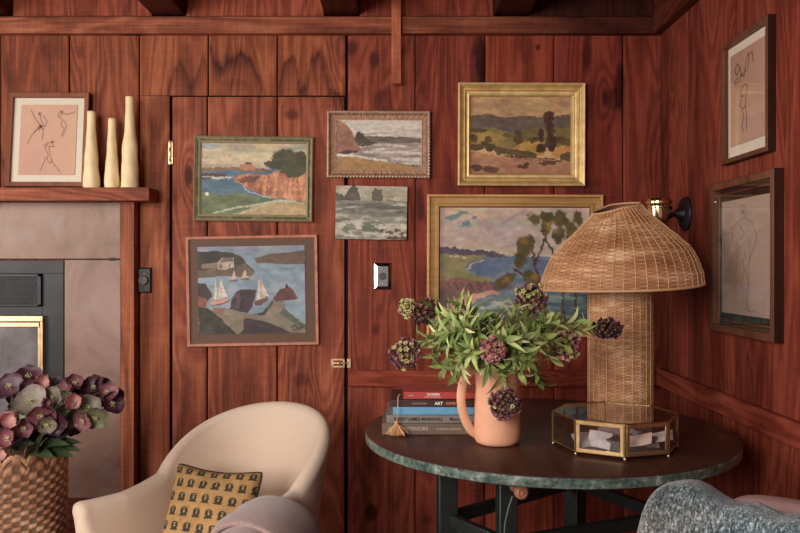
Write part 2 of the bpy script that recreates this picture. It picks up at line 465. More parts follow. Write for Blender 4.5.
# joists and ceiling
for k, (a, b) in enumerate(((-165, -130), (-22, 12), (152.5, 185), (324.5, 359), (494, 529), (667, 700))):
    mb = MB(); x0, x1 = wx(a), min(wx(b), WX + .2)
    mb.box(x0, x1, -.8, WALL, 2.236, 2.40, col=(.30, .24, .26) if k < 4 else (.2, .15, .17))
    struct(mb.build('trim_%d' % (5 + k), M['beamY'], bevel=.003))
mb = MB(); mb.box(-2.75, WX + .1, -.8, WALL + .08, 2.401, 2.45, col=(.6, .5, .5))
struct(mb.build('ceiling', M['beamY']))
mb = MB(); mb.box(-2.75, WX + .1, -3, WALL + .08, -.06, 0, col=(.55, .42, .36))
struct(mb.build('floor', M['beamX']))
# left wall with the daylight window
mb = MB(); wl = (.95, .75, .75)
for bb in ((-2.72, -2.66, -.8, .50, 0, 2.4), (-2.72, -2.66, 2.04, WALL, 0, 2.4), (-2.72, -2.66, .50, 2.04, 0, .82), (-2.72, -2.66, .50, 2.04, 2.17, 2.4)): mb.box(*bb, col=wl)
struct(mb.build('wall_left', M['postZ']))
mb = MB()
for yy_ in (.53, 1.02, 1.52, 2.01): mb.box(-2.71, -2.665, yy_ - .02, yy_ + .02, .82, 2.17)
for zz in (.84, 1.5, 2.15): mb.box(-2.705, -2.67, .50, 2.04, zz - .018, zz + .018)
struct(mb.build('window_1', plain('window_paint', (.75, .68, .6, 1), .5), bevel=.003))

# ---------------------------------------------------------------- a small painter: shapes on a raster, then a finely divided mesh
class Art:
    def __init__(s, w, h, base, seed=1):
        s.w, s.h = w, h; s.a = np.zeros((h, w, 3)); s.a[:] = lin(base); s.seed = seed
        s.U, s.V = np.meshgrid((np.arange(w) + .5) / w, (np.arange(h) + .5) / h)
        s.asp = w / h
    def warp(s, k, sc, seed):
        return (s.U + k * (fbm(s.U * sc * s.asp, s.V * sc, seed) - .5), s.V + k * (fbm(s.U * sc * s.asp + 9, s.V * sc + 5, seed + 3) - .5))
    def put(s, mask, col, col2=None, sx=6, sy=6, al=1.0, seed=None):
        s.seed += 1
        c = np.array(lin(col))[None, None, :] * np.ones((s.h, s.w, 1))
        if col2 is not None:
            n = np.clip((fbm(s.U * sx * s.asp, s.V * sy, s.seed if seed is None else seed, 5) - .5) * 2.6 + .5, 0, 1)[..., None]
            c = c * (1 - n) + lin(col2) * n
        m = (mask * al)[..., None]; s.a = s.a * (1 - m) + c * m
    def poly(s, pts, col, col2=None, rough=.02, rs_=12, **k):
        U, V = s.warp(rough, rs_, s.seed + 11); ins = np.zeros(U.shape, bool); n = len(pts)
        for i in range(n):
            (x0, y0), (x1, y1) = pts[i], pts[(i + 1) % n]
            if y0 == y1: continue
            c = ((y0 > V) != (y1 > V)) & (U < (x1 - x0) * (V - y0) / (y1 - y0) + x0)
            ins ^= c
        s.put(ins.astype(float), col, col2, **k)
    def ell(s, cx, cy, rx, ry, col, col2=None, rough=.03, rs_=14, soft=.15, **k):
        U, V = s.warp(rough, rs_, s.seed + 7)
        d = ((U - cx) / rx) ** 2 + ((V - cy) / ry) ** 2
        s.put(np.clip((1 - d) / soft, 0, 1), col, col2, **k)
    def line(s, pts, wd_, col, al=1.0, rough=.004):
        U, V = s.warp(rough, 20, s.seed + 5); m = np.zeros(U.shape)
        for (x0, y0), (x1, y1) in zip(pts[:-1], pts[1:]):
            dx, dy = (x1 - x0) * s.asp, y1 - y0; L = dx * dx + dy * dy + 1e-9
            px, py = (U - x0) * s.asp, V - y0
            t = np.clip((px * dx + py * dy) / L, 0, 1)
            d = np.hypot(px - t * dx, py - t * dy)
            m = np.maximum(m, np.clip((wd_ - d) / (wd_ * .5), 0, 1))
        s.put(m, col, None, al=al)
    def streak(s, y0, y1, col, dens=.55, sx=5, sy=40, al=.7, x0=0, x1=1):
        s.seed += 1; n = fbm(s.U * sx * s.asp, s.V * sy, s.seed, 3)
        m = np.clip((n - dens) * 9, 0, 1) * (s.V > y0) * (s.V < y1) * (s.U > x0) * (s.U < x1)
        s.put(m, col, al=al)
    def grain(s, amt=.12, sc=40):
        # brush work: dabs pull neighbouring paint along, then light and dark touches
        k = .018 if amt > .08 else .007 if amt > .05 else 0
        du = k * (vnoise(s.U * 26 * s.asp, s.V * 44, 5) - .5) + .6 * k * (vnoise(s.U * 60 * s.asp, s.V * 60, 6) - .5)
        dv = k * (vnoise(s.U * 30 * s.asp, s.V * 40, 8) - .5) + .6 * k * (vnoise(s.U * 60 * s.asp, s.V * 60, 9) - .5)
        i = np.clip(((s.U + du) * s.w).astype(int), 0, s.w - 1); j = np.clip(((s.V + dv) * s.h).astype(int), 0, s.h - 1)
        s.a = s.a[j, i]
        n = fbm(s.U * sc * s.asp, s.V * sc, 77, 3)[..., None]; s.a = s.a * (1 + amt * 2 * (n - .5))
        if k:
            for c in range(3): s.a[..., c] *= 1 + .30 * (fbm(s.U * 16 * s.asp, s.V * 34, 50 + c, 3) - .5)
            m = fbm(s.U * 12 * s.asp, s.V * 22, 91, 3)[..., None]; s.a = s.a * (1 + .55 * (m - .5))
        s.a = np.clip(s.a, 0, 1)
    def mesh(s, mb, x0, x1, z0, z1, y):
        H, W = s.h, s.w
        xs = np.linspace(x0, x1, W); zs = np.linspace(z1, z0, H)
        vs_ = [(float(x), y, float(z)) for z in zs for x in xs]
        fs = [(j * W + i, (j + 1) * W + i, (j + 1) * W + i + 1, j * W + i + 1) for j in range(H - 1) for i in range(W - 1)]
        mb.add(vs_, fs, [tuple(c) for c in s.a.reshape(-1, 3)])
        b = len(mb.v); c = tuple(s.a.mean((0, 1)) * .5)
        mb.box(x0, x1, y + .0008, y + .008, z0, z1, col=c)

def frame_loop(mb, w, h, prof, segs=1, detail=None, cols=None):
    """prof: (inset, protrusion) from the outer edge inwards; frame in the XZ plane, front towards -Y"""
    P = len(prof); vs_ = []; cs_ = []
    for s in range(4):
        L = w if s % 2 == 0 else h; ns = max(1, int(segs * L / w)) if segs > 1 else 1
        for i in range(ns):
            t = i / ns
            for k, (d, y) in enumerate(prof):
                a = -L / 2 + d + (L - 2 * d) * t; o = (h if s % 2 == 0 else w) / 2 - d
                x, z = ((a, o), (o, -a), (-a, -o), (-o, a))[s]
                e = detail(s, t * L, k) if detail else 0
                vs_.append((x, -(y + e), z)); c = cols(k, s, t * L) if cols else (1, 1, 1); cs_.append(c)
    n = len(vs_) // P; fs = []
    for i in range(n):
        j = (i + 1) % n
        for k in range(P - 1): fs.append((i * P + k, i * P + k + 1, j * P + k + 1, j * P + k))
    mb.add(vs_, fs, cs_)

# ---------------------------------------------------------------- pictures
def wallpic(name, x0, y0, x1, y1, label, cat, rot=0, depth=WALL - .02):
    """empty at the centre of a rectangle given on the wall"""
    k = depth / F
    c = ((x0 + x1) / 2 - 400) * k; z = EYE + (266.5 - (y0 + y1) / 2) * k
    o = empty(name, (c, WALL, z), label, cat, (0, math.radians(rot), 0))
    return o, (x1 - x0) * k, (y1 - y0) * k

gold = plain('gilt_gold', (.92, .62, .30, 1), .40, .3, 30, .25, tint=True, bump=.1)
giltw = wood('gilt_wood', (.30, .13, .04, 1), (.52, .27, .09, 1), (.68, .40, .16, 1), 'X', rough=.42, ring=3, knots=False, fib=60)
oldframe = attr_mat('worn_frame', .6, .5, .4, 220)

# green-framed coastal painting
def coast_cove():
    A = Art(190, 124, (205, 182, 150), 3)
    A.put((A.V < .36).astype(float), (208, 188, 150), (172, 160, 138), 2, 7)
    A.streak(.0, .16, (120, 128, 130), .56, 1.5, 16, .6); A.streak(.05, .3, (224, 205, 165), .5, 1.2, 12, .5)
    A.ell(.06, .06, .14, .04, (150, 165, 168), soft=.9)
    A.put((A.V > .36).astype(float), (72, 98, 118), (98, 122, 134), 3, 18)
    A.poly([(0, .40), (0, .36), (.1, .34), (.2, .345), (.32, .33), (.4, .345), (.6, .35), (.6, .41), (.3, .38)], (104, 92, 66), (140, 110, 80))
    A.poly([(.36, .38), (.37, .31), (.41, .30), (.42, .27), (.47, .27), (.48, .30), (.51, .31), (.52, .38)], (186, 130, 104), (160, 110, 90), .008)
    A.poly([(.40, .30), (.43, .265), (.47, .27), (.49, .30)], (120, 72, 60), rough=.005)
    A.poly([(.0, .44), (.1, .42), (.22, .43), (.26, .48), (.24, .515), (.0, .51)], (88, 56, 56), (112, 72, 62))
    A.streak(.47, .55, (205, 205, 200), .55, 4, 30, .8, 0, .34)
    A.poly([(.3, .5), (.36, .44), (.5, .42), (.62, .45), (.72, .38), (.86, .36), (1, .40), (1, .80), (.86, .78), (.72, .76), (.6, .72), (.48, .66), (.42, .60), (.34, .55)], (150, 92, 66), (214, 150, 112), .03, sx=14, sy=7)
    A.poly([(.34, .5), (.44, .45), (.56, .47), (.5, .54), (.38, .56)], (104, 62, 54), (150, 90, 70), .03)
    for i in range(9): A.line([(.60 + i * .045, .44 + .02 * (i % 3)), (.57 + i * .05, .72)], .012, (128, 66, 50), .55)
    for i in range(6): A.line([(.66 + i * .06, .42), (.64 + i * .065, .66)], .010, (226, 164, 126), .55)
    A.ell(.80, .22, .14, .15, (60, 60, 44), (88, 84, 54), .06, soft=.3); A.ell(.70, .30, .09, .07, (66, 62, 46), (90, 84, 56), .05); A.ell(.93, .26, .09, .16, (62, 62, 48), (84, 80, 54), .05)
    A.ell(.87, .38, .12, .10, (58, 66, 46), (80, 80, 50), .06)
    A.poly([(.0, .70), (.2, .72), (.42, .70), (.6, .76), (.86, .80), (1, .82), (1, 1), (0, 1)], (92, 104, 72), (128, 136, 96), .03, sx=3, sy=10)
    A.poly([(.28, 1), (.5, .88), (.75, .80), (1, .82), (1, 1)], (176, 152, 112), (196, 168, 120), .04, sx=3, sy=12)
    A.line([(.12, .98), (.34, .90), (.52, .86), (.72, .80), (.9, .80)], .016, (206, 206, 178), .75); A.line([(.3, 1), (.5, .93), (.62, .86)], .01, (196, 200, 176), .7)
    A.line([(.4, .60), (.46, .68), (.56, .72), (.7, .77)], .010, (196, 206, 200), .7)
    A.ell(.055, .72, .02, .025, (225, 222, 205), soft=.5)
    A.grain(.10, 50); return A
o, w, h = wallpic('framed_painting', 193.5, 136, 313, 221.5, 'coastal cove oil painting in worn green-grey frame with orange rocks and dark tree', 'painting', rot=.7)
mb = MB()
def cf(k, s, t):
    n = sfbm(t * 60 + s * 9, k * .8, 4)
    g = lin((140, 136, 104)); b = lin((186, 142, 104)); d = lin((70, 66, 48))
    base = (b, b, g, g * .8, d, g * 1.15, g, b)[min(k, 7)]
    m = np.clip((n - .5) * 5 + .3, 0, 1); r = base * (1 - m * .5) + lin((196, 168, 128)) * m * .4
    return tuple(r)
bead = lambda per, amp, ks: (lambda s, t, k: (amp * abs(math.sin(t / per * PI)) if k in ks else 0))
frame_loop(mb, w, h, [(0, 0), (0, .018), (.004, .022), (.010, .016), (.016, .013), (.021, .016), (.026, .015), (.030, .008)], 220, bead(.011, .003, (2, 5)), cf)
mb.build('frame', oldframe, o, smooth=50)
mb = MB(); coast_cove().mesh(mb, -w / 2 + .028, w / 2 - .028, -h / 2 + .028, h / 2 - .028, -.010)
mb.build('painting', M['paint'], o, smooth=0, normals=False)

# harbour painting with brown mat
def harbour():
    A = Art(200, 156, (132, 150, 164), 5)
    A.put(np.ones((156, 200)), (128, 146, 158), (150, 164, 172), 3, 6)
    A.poly([(0, 0), (1, 0), (1, .06), (.5, .10), (0, .05)], (150, 156, 166), (120, 132, 146), .03)
    A.poly([(.0, .06), (.15, .05), (.32, .07), (.42, .12), (.46, .20), (.53, .29), (.50, .34), (.3, .33), (.12, .32), (0, .34)], (52, 46, 44), (70, 62, 52), .02)
    A.poly([(0, .27), (.18, .25), (.44, .20), (.53, .30), (.50, .35), (.2, .34), (0, .36)], (118, 100, 84), (90, 78, 66), .02)
    A.poly([(.19, .26), (.19, .18), (.23, .13), (.34, .13), (.34, .24), (.25, .27)], (178, 160, 146), (198, 184, 168), .004)
    A.poly([(.20, .19), (.24, .13), (.33, .13), (.34, .17), (.26, .18)], (116, 100, 94), rough=.003)
    A.poly([(.04, .25), (.04, .20), (.19, .18), (.19, .25)], (150, 128, 112), (120, 100, 88), .004)
    for x in (.21, .225, .3): A.line([(x, .2), (x, .25)], .006, (70, 52, 48))
    A.poly([(.53, .14), (.66, .10), (.82, .08), (1, .06), (1, .22), (.85, .22), (.66, .20), (.55, .19)], (92, 72, 64), (110, 88, 72), .02)
    A.poly([(0, .42), (.07, .43), (.11, .5), (.13, .57), (.08, .62), (0, .60)], (58, 50, 50), (80, 64, 56), .03)
    A.poly([(0, .56), (.08, .60), (.08, .68), (0, .72)], (110, 72, 62), (140, 92, 76), .02)
    for x, y, k in ((.335, .38, .10), (.435, .37, .11)):
        A.poly([(x - .03, y), (x + .005, y - k), (x + .03, y)], (204, 178, 156), rough=.004); A.line([(x - .03, y + .01), (x + .035, y + .01)], .012, (122, 82, 66))
    A.poly([(.15, .60), (.17, .32), (.175, .60)], (214, 196, 180), rough=.002); A.poly([(.18, .60), (.215, .34), (.225, .59)], (206, 186, 168), rough=.002); A.poly([(.23, .58), (.215, .38), (.28, .58)], (222, 208, 190), rough=.002)
    A.poly([(.11, .62), (.28, .585), (.30, .60), (.24, .65), (.13, .675)], (196, 138, 122), (214, 160, 140), .004)
    A.line([(.13, .675), (.24, .65), (.295, .61)], .008, (80, 60, 58))
    A.poly([(.30, .72), (.31, .60), (.39, .49), (.55, .50), (.53, .60), (.50, .70), (.46, .76), (.32, .74)], (72, 58, 62), (58, 46, 50), .006)
    A.poly([(.31, .60), (.37, .50), (.40, .60), (.38, .72), (.31, .72)], (96, 80, 82), (70, 58, 60), .004); A.line([(.345, .6), (.345, .64)], .012, (40, 30, 32))
    A.poly([(.545, .62), (.57, .34), (.585, .62)], (210, 196, 184), rough=.002); A.poly([(.58, .62), (.585, .32), (.63, .60)], (188, 166, 152), rough=.003); A.poly([(.60, .56), (.60, .42), (.66, .58)], (214, 200, 186), rough=.002)
    A.poly([(.53, .63), (.65, .58), (.64, .63), (.58, .68), (.53, .68)], (112, 76, 66), rough=.004)
    A.poly([(.70, .60), (.76, .50), (.86, .47), (.93, .60), (.90, .62), (.72, .64)], (118, 74, 66), (98, 62, 58), .006); A.poly([(.815, .49), (.815, .44), (.84, .44), (.84, .49)], (60, 44, 44), rough=.002)
    A.poly([(.50, .78), (.60, .75), (.70, .62), (.71, .68), (.66, .78), (.55, .80)], (60, 62, 52), (84, 78, 62), .03)
    A.poly([(.10, .72), (.26, .70), (.42, .76), (.62, .80), (.70, .64), (.80, .64), (.82, .78), (.92, .88), (1, .94), (1, 1), (.2, 1)], (126, 114, 98), (142, 130, 112), .012)
    A.poly([(.14, .70), (.25, .70), (.24, .80), (.14, .76)], (150, 98, 84), (126, 110, 92), .02)
    A.poly([(.75, .78), (.80, .70), (.90, .82), (1, .92), (1, .96), (.88, .88)], (90, 96, 84), (108, 110, 96), .02)
    A.poly([(0, .68), (.08, .70), (.2, .80), (.28, .92), (.34, .98), (.34, 1), (0, 1)], (52, 52, 44), (78, 76, 62), .03, sx=9, sy=14)
    A.poly([(.42, .84), (.44, .82), (.62, .86), (.78, .94), (.86, 1), (.38, 1), (.42, .93)], (58, 46, 50), (72, 58, 60), .006)
    A.line([(.86, .93), (.9, .91), (.92, .95), (.97, .93)], .007, (40, 30, 30)); A.line([(.87, .96), (.95, .955)], .005, (40, 30, 30))
    A.grain(.07, 60); return A
o, w, h = wallpic('framed_painting', 186, 235.5, 318, 346, 'harbour painting of small sailboats in wide brown mat and thin rosy wood frame', 'painting', rot=-1.0)
rosy = attr_mat('rosy_frame', .5, .3, .4, 90)
mb = MB(); frame_loop(mb, w, h, [(0, 0), (0, .016), (.002, .018), (.011, .017), (.014, .008)], 120, None,
    lambda k, s, t: tuple(lin((176, 112, 88)) * (.6 + .9 * sfbm(t * 45 + s * 5, s * 2.2, 8))))
mb.build('frame', rosy, o, smooth=40)
mb = MB(); mb.box(-w / 2 + .012, w / 2 - .012, -.010, -.002, -h / 2 + .012, h / 2 - .012, col=tuple(lin((110, 86, 74))))
mb.build('mat', M['paper'], o)
mb = MB(); harbour().mesh(mb, -w / 2 + .046, w / 2 - .052, -h / 2 + .049, h / 2 - .042, -.0125)
mb.build('painting', M['paint'], o, smooth=0, normals=False)

# beach painting, carved frame
def beach():
    A = Art(180, 100, (206, 194, 180), 8)
    A.streak(0, .34, (170, 158, 146), .55, 2.5, 14, .55); A.streak(0, .34, (226, 216, 204), .55, 2, 18, .7)
    A.poly([(.22, .33), (.5, .33), (.8, .34), (1, .37), (1, .52), (.7, .50), (.4, .50), (.22, .50)], (100, 88, 80), (126, 112, 102), .012, sx=3, sy=16)
    A.put((A.V > .46) * (A.U > .2) * 1., (172, 156, 142), (142, 126, 114), 3, 18)
    A.streak(.46, .92, (222, 212, 200), .52, 3, 26, .8, .2, 1)
    A.poly([(.22, .32), (.26, .24), (.30, .27), (.36, .38), (.46, .46), (.42, .52), (.2, .54)], (74, 64, 56), (96, 84, 72), .03)
    A.poly([(0, 0), (.10, .06), (.18, .22), (.22, .40), (.26, .54), (.30, .60), (.18, .64), (.06, .66), (0, .70)], (142, 98, 80), (170, 122, 98), .03, sx=5, sy=6)
    A.poly([(.03, .66), (.12, .60), (.22, .62), (.28, .60), (.26, .66), (.1, .70)], (82, 62, 56), (110, 84, 74), .02)
    A.poly([(0, .74), (.2, .74), (.4, .80), (.7, .87), (.9, .92), (.95, 1), (0, 1)], (178, 138, 86), (160, 124, 82), .02, sx=4, sy=14)
    A.line([(.0, .72), (.2, .715), (.4, .78), (.6, .82)], .022, (228, 218, 204), .85); A.line([(.7, .87), (.92, .93)], .012, (96, 76, 62), .8)
    A.grain(.12, 40); return A
o, w, h = wallpic('framed_painting', 327, 111, 430, 177.5, 'small beach painting with a cliff, in carved silvery frame with rope edge', 'painting', rot=.3)
def cf2(k, s, t):
    n = sfbm(t * 90 + s * 9, k * 1.3, 14)
    b = lin(((150, 108, 84), (206, 176, 150), (214, 186, 160), (120, 82, 62), (158, 118, 92), (176, 136, 108), (150, 108, 84), (206, 172, 140), (196, 150, 110))[min(k, 8)])
    return tuple(b * (.55 + .95 * n))
def rope(s, t, k):
    if k in (1, 2): return .0035 * math.sin(t / .0065 * PI + (k - 1) * 1.6)
    if k in (4, 5): return .0022 * math.sin(t / .008 * PI) * math.sin(t / .021 * PI + k)
    return 0
mb = MB(); frame_loop(mb, w, h, [(0, 0), (0.0, .022), (.006, .026), (.011, .015), (.017, .013), (.024, .012), (.030, .010), (.033, .012), (.036, .006)], 420, rope, cf2)
mb.build('frame', oldframe, o, smooth=60)
mb = MB(); beach().mesh(mb, -w / 2 + .035, w / 2 - .035, -h / 2 + .034, h / 2 - .034, -.008)
mb.build('painting', M['paint'], o, smooth=0, normals=False)

# unframed sea stacks canvas
def stacks():
    A = Art(170, 126, (190, 180, 160), 12)
    A.put((A.V < .28) * 1., (196, 186, 164), (166, 154, 134), 3, 6)
    A.poly([(0, .13), (.08, .16), (.13, .20), (.18, .06), (.25, -.02), (.30, .03), (.34, .22), (.36, .29), (0, .29)], (88, 78, 70), (106, 96, 84), .02)
    A.poly([(.50, .29), (.51, .12), (.55, .04), (.60, .07), (.64, .05), (.66, .29)], (94, 84, 76), (112, 102, 90), .015)
    for x in (.73, .76, .79): A.line([(x, .18), (x, .28)], .008, (124, 110, 98))
    A.poly([(.68, .28), (.74, .24), (.84, .28)], (150, 136, 120), rough=.01)
    A.put((A.V > .28) * 1., (150, 146, 130), (112, 110, 100), 2.5, 18)
    A.streak(.3, 1, (196, 188, 168), .50, 2.5, 20, .8); A.streak(.34, .5, (96, 92, 84), .52, 2, 22, .7); A.streak(.55, 1, (206, 196, 176), .55, 5, 14, .7)
    A.poly([(.36, .82), (.42, .72), (.55, .66), (.68, .70), (.72, .80), (.5, .86)], (92, 104, 84), (120, 128, 104), .05); A.poly([(.08, .84), (.16, .72), (.26, .70), (.3, .82), (.2, .9)], (100, 106, 90), (140, 140, 120), .05)
    A.streak(.7, .95, (210, 204, 184), .52, 7, 18, .8)
    for q in ((.66, .84, .04), (.76, .86, .06), (.87, .83, .05), (.8, .96, .09), (.95, .97, .07), (.93, .88, .03)): A.ell(q[0], q[1], q[2], .035, (96, 72, 60), (130, 104, 86), .05)
    A.grain(.12, 45); return A
o, w, h = wallpic('canvas_painting', 335.5, 186, 407, 239.5, 'small unframed grey-green canvas of sea stacks and surf', 'painting', rot=1.0)
mb = MB(); mb.box(-w / 2, w / 2, -.016, 0, -h / 2, h / 2, col=tuple(lin((90, 74, 60)))); mb.build('stretcher', M['paper'], o, bevel=.0015)
mb = MB(); stacks().mesh(mb, -w / 2 + .0005, w / 2 - .0005, -h / 2 + .0005, h / 2 - .0005, -.0205)
mb.build('painting', M['paint'], o, smooth=0, normals=False)

# gold frame, hills
def hills():
    A = Art(190, 146, (206, 168, 118), 21)
    A.put((A.V < .30) * 1., (208, 170, 120), (176, 140, 104), 2.4, 5)
    A.ell(.30, .08, .10, .06, (168, 132, 98), soft=.8, rough=.1); A.ell(.08, .12, .07, .05, (172, 134, 98), soft=.8, rough=.1); A.ell(.92, .10, .08, .06, (170, 134, 100), soft=.8, rough=.1)
    A.poly([(0, .24), (.15, .22), (.35, .27), (.55, .24), (.75, .27), (.9, .24), (1, .22), (1, .48), (0, .48)], (98, 84, 76), (118, 100, 84), .03)
    A.poly([(.0, .42), (.2, .40), (.4, .48), (.6, .42), (.8, .38), (1, .42), (1, .66), (0, .66)], (120, 104, 60), (142, 124, 72), .03)
    A.poly([(0, .46), (.16, .44), (.32, .50), (.40, .58), (.30, .66), (.1, .64), (0, .62)], (176, 146, 76), (160, 130, 70), .02); A.poly([(.3, .56), (.5, .54), (.4, .70), (.2, .66)], (132, 112, 66), (158, 132, 78), .02)
    A.poly([(.36, .70), (.52, .60), (.64, .56), (.76, .62), (.74, .76), (.5, .78)], (196, 148, 76), (176, 134, 72), .02); A.poly([(.80, .74), (.9, .64), (1, .60), (1, .76), (.86, .80)], (196, 142, 82), (170, 120, 72), .02)
    for q in ((.08, .44, .10, .03), (.38, .50, .06, .03), (.47, .48, .05, .05), (.47, .56, .06, .06), (.03, .54, .04, .05), (.18, .56, .03, .05), (.13, .60, .03, .03), (.2, .66, .06, .06), (.06, .66, .08, .05), (.30, .70, .08, .05), (.42, .72, .08, .04), (.55, .76, .12, .05), (.95, .78, .08, .06), (.86, .56, .1, .05), (.96, .58, .07, .05), (.63, .56, .05, .04)):
        A.ell(*q, (84, 64, 44), (104, 84, 52), .05)
    A.ell(.78, .28, .055, .09, (92, 56, 42), (72, 48, 36), .05); A.ell(.80, .44, .05, .10, (96, 60, 44), (70, 48, 36), .05); A.ell(.70, .50, .03, .10, (92, 58, 42), (72, 50, 38), .04); A.ell(.80, .60, .055, .11, (84, 54, 40), (66, 44, 34), .05); A.ell(.71, .66, .05, .06, (80, 56, 40), (66, 46, 36), .04)
    A.line([(.79, .2), (.79, .72)], .008, (60, 40, 34)); A.line([(.705, .44), (.71, .72)], .006, (60, 40, 34))
    A.poly([(0, .72), (.3, .76), (.6, .80), (1, .84), (1, 1), (0, 1)], (168, 118, 92), (186, 136, 102), .02, sx=3, sy=12)
    A.poly([(.3, .76), (.6, .78), (.95, .82), (.9, .85), (.5, .81)], (104, 72, 54), (84, 60, 48), .02); A.line([(.5, .80), (.95, .83)], .008, (196, 150, 120), .7)
    for q in ((.06, .92, .07, .05), (.2, .95, .09, .04), (.52, .91, .06, .03), (.56, .88, .03, .02), (.76, .86, .10, .03)): A.ell(*q, (88, 58, 48), (116, 78, 62), .05)
    A.grain(.12, 45); return A
o, w, h = wallpic('framed_painting', 458, 83.5, 584.5, 186, 'painting of golden hills and poplar trees in heavy stepped gold frame', 'painting', rot=0.2)
mb = MB()
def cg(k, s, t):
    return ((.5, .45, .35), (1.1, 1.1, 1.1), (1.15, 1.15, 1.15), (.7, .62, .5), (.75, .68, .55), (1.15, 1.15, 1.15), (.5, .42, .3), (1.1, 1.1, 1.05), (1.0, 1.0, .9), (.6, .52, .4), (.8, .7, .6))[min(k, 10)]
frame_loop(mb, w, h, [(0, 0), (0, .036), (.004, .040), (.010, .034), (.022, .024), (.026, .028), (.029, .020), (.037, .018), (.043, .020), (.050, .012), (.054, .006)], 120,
    None, cg)
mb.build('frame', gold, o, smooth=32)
mb = MB(); hills().mesh(mb, -w / 2 + .052, w / 2 - .052, -h / 2 + .052, h / 2 - .052, -.008)
mb.build('painting', M['paint'], o, smooth=0, normals=False)

# big coast painting behind the flowers
def bigcoast():
    A = Art(240, 190, (198, 178, 166), 31)
    A.put((A.V < .40) * 1., (206, 184, 164), (176, 158, 154), 2, 5); A.ell(.2, .06, .3, .06, (206, 178, 150), soft=.9, rough=.08)
    for q in ((.08, .09, .06, .025), (.15, .05, .05, .02), (.24, .07, .03, .02), (.17, .16, .07, .025)): A.ell(*q, (112, 132, 142), soft=.6, rough=.08)
    A.ell(.40, .22, .22, .09, (214, 190, 178), (186, 164, 160), .1, soft=.8); A.line([(.42, .13), (.5, .08), (.56, .03)], .02, (160, 144, 146), .5)
    A.put((A.V > .42) * 1., (96, 112, 132), (124, 136, 146), 3, 16)
    A.poly([(0, .34), (.1, .34), (.25, .37), (.38, .39), (.46, .42), (.3, .43), (0, .44)], (84, 72, 86), (104, 88, 96), .015)
    A.poly([(0, .40), (.14, .41), (.34, .42), (.22, .46), (.16, .52), (.22, .58), (.38, .62), (.3, .68), (0, .66)], (132, 124, 84), (150, 136, 98), .03, sx=6, sy=12)
    for q in ((.12, .425), (.17, .43), (.08, .42)): A.ell(q[0], q[1], .012, .008, (220, 190, 160))
    A.poly([(.16, .52), (.20, .47), (.32, .435), (.50, .425), (.46, .50), (.36, .60), (.24, .58)], (92, 108, 134), (116, 128, 146), .02); A.line([(.18, .53), (.22, .48), (.3, .45)], .008, (206, 190, 176), .8)
    A.poly([(0, .64), (.14, .60), (.30, .64), (.42, .66), (.44, .70), (.30, .72), (.12, .80), (0, .86)], (150, 106, 90), (110, 84, 80), .04, sx=10, sy=8)
    for i in range(7): A.line([(.05 + i * .05, .64), (.08 + i * .05, .71)], .01, (92, 66, 64), .7)
    A.poly([(.36, .66), (.44, .62), (.52, .66), (.52, .72), (.40, .70)], (96, 84, 92), (150, 146, 150), .03)
    A.poly([(0, .86), (.16, .76), (.34, .71), (.42, .73), (.28, .77), (.2, .84), (.26, .92), (.2, 1), (0, 1)], (196, 146, 126), (208, 160, 138), .02, sx=4, sy=10)
    A.poly([(.24, .84), (.36, .76), (.6, .74), (.9, .72), (1, .8), (1, 1), (.3, 1), (.26, .92)], (96, 116, 116), (134, 146, 138), .03, sx=4, sy=18); A.streak(.76, .98, (196, 200, 186), .55, 4, 26, .7, .24, .7)
    A.poly([(.38, 1), (.46, .90), (.62, .86), (.7, .92), (.66, 1)], (96, 76, 74), (124, 96, 84), .05); A.streak(.72, 1, (60, 84, 104), .5, 3, 20, .8, .66, 1)
    tr = (86, 58, 50)
    for pts in ([(.72, 1), (.70, .8), (.66, .62), (.63, .48), (.62, .34), (.60, .24)], [(.66, .62), (.58, .58), (.50, .54)], [(.84, 1), (.82, .82), (.84, .6), (.78, .44), (.72, .30), (.68, .18)], [(.84, .6), (.88, .4), (.86, .2)], [(.92, 1), (.9, .7), (.94, .4), (.9, .2)], [(.63, .48), (.68, .36), (.72, .2)]): A.line(pts, .012, tr)
    for q in ((.56, .36, .055, .13), (.52, .46, .035, .08), (.60, .30, .05, .08), (.43, .64, .055, .06), (.46, .60, .04, .04), (.60, .60, .05, .08), (.63, .66, .04, .06), (.64, .10, .05, .07), (.72, .08, .05, .06), (.70, .18, .035, .08), (.80, .10, .05, .08), (.80, .24, .05, .08), (.88, .20, .05, .10), (.92, .10, .05, .08), (.86, .34, .04, .07), (.95, .3, .05, .1)):
        A.ell(*q, (104, 88, 50), (78, 72, 46), .07, soft=.5)
    for q in ((.57, .30, .03, .05), (.72, .16, .03, .05), (.81, .20, .03, .05), (.44, .64, .03, .03), (.62, .60, .03, .04)): A.ell(*q, (156, 112, 54), (120, 96, 52), .08, soft=.8)
    A.grain(.14, 50); return A
o, w, h = wallpic('framed_painting', 427, 194.5, 603, 337, 'large coast and eucalyptus painting in flat gilded wood frame behind the wicker lamp', 'painting', rot=0.15)
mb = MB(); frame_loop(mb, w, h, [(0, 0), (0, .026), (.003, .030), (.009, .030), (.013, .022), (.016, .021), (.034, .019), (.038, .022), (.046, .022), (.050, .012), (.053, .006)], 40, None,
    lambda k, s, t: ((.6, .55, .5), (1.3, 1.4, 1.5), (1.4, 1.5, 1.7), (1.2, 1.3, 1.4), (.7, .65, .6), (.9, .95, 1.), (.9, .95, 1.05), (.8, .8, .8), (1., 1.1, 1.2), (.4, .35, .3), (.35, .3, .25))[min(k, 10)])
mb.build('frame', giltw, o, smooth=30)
mb = MB(); bigcoast().mesh(mb, -w / 2 + .051, w / 2 - .051, -h / 2 + .051, h / 2 - .051, -.008)
mb.build('painting', M['paint'], o, smooth=0, normals=False)

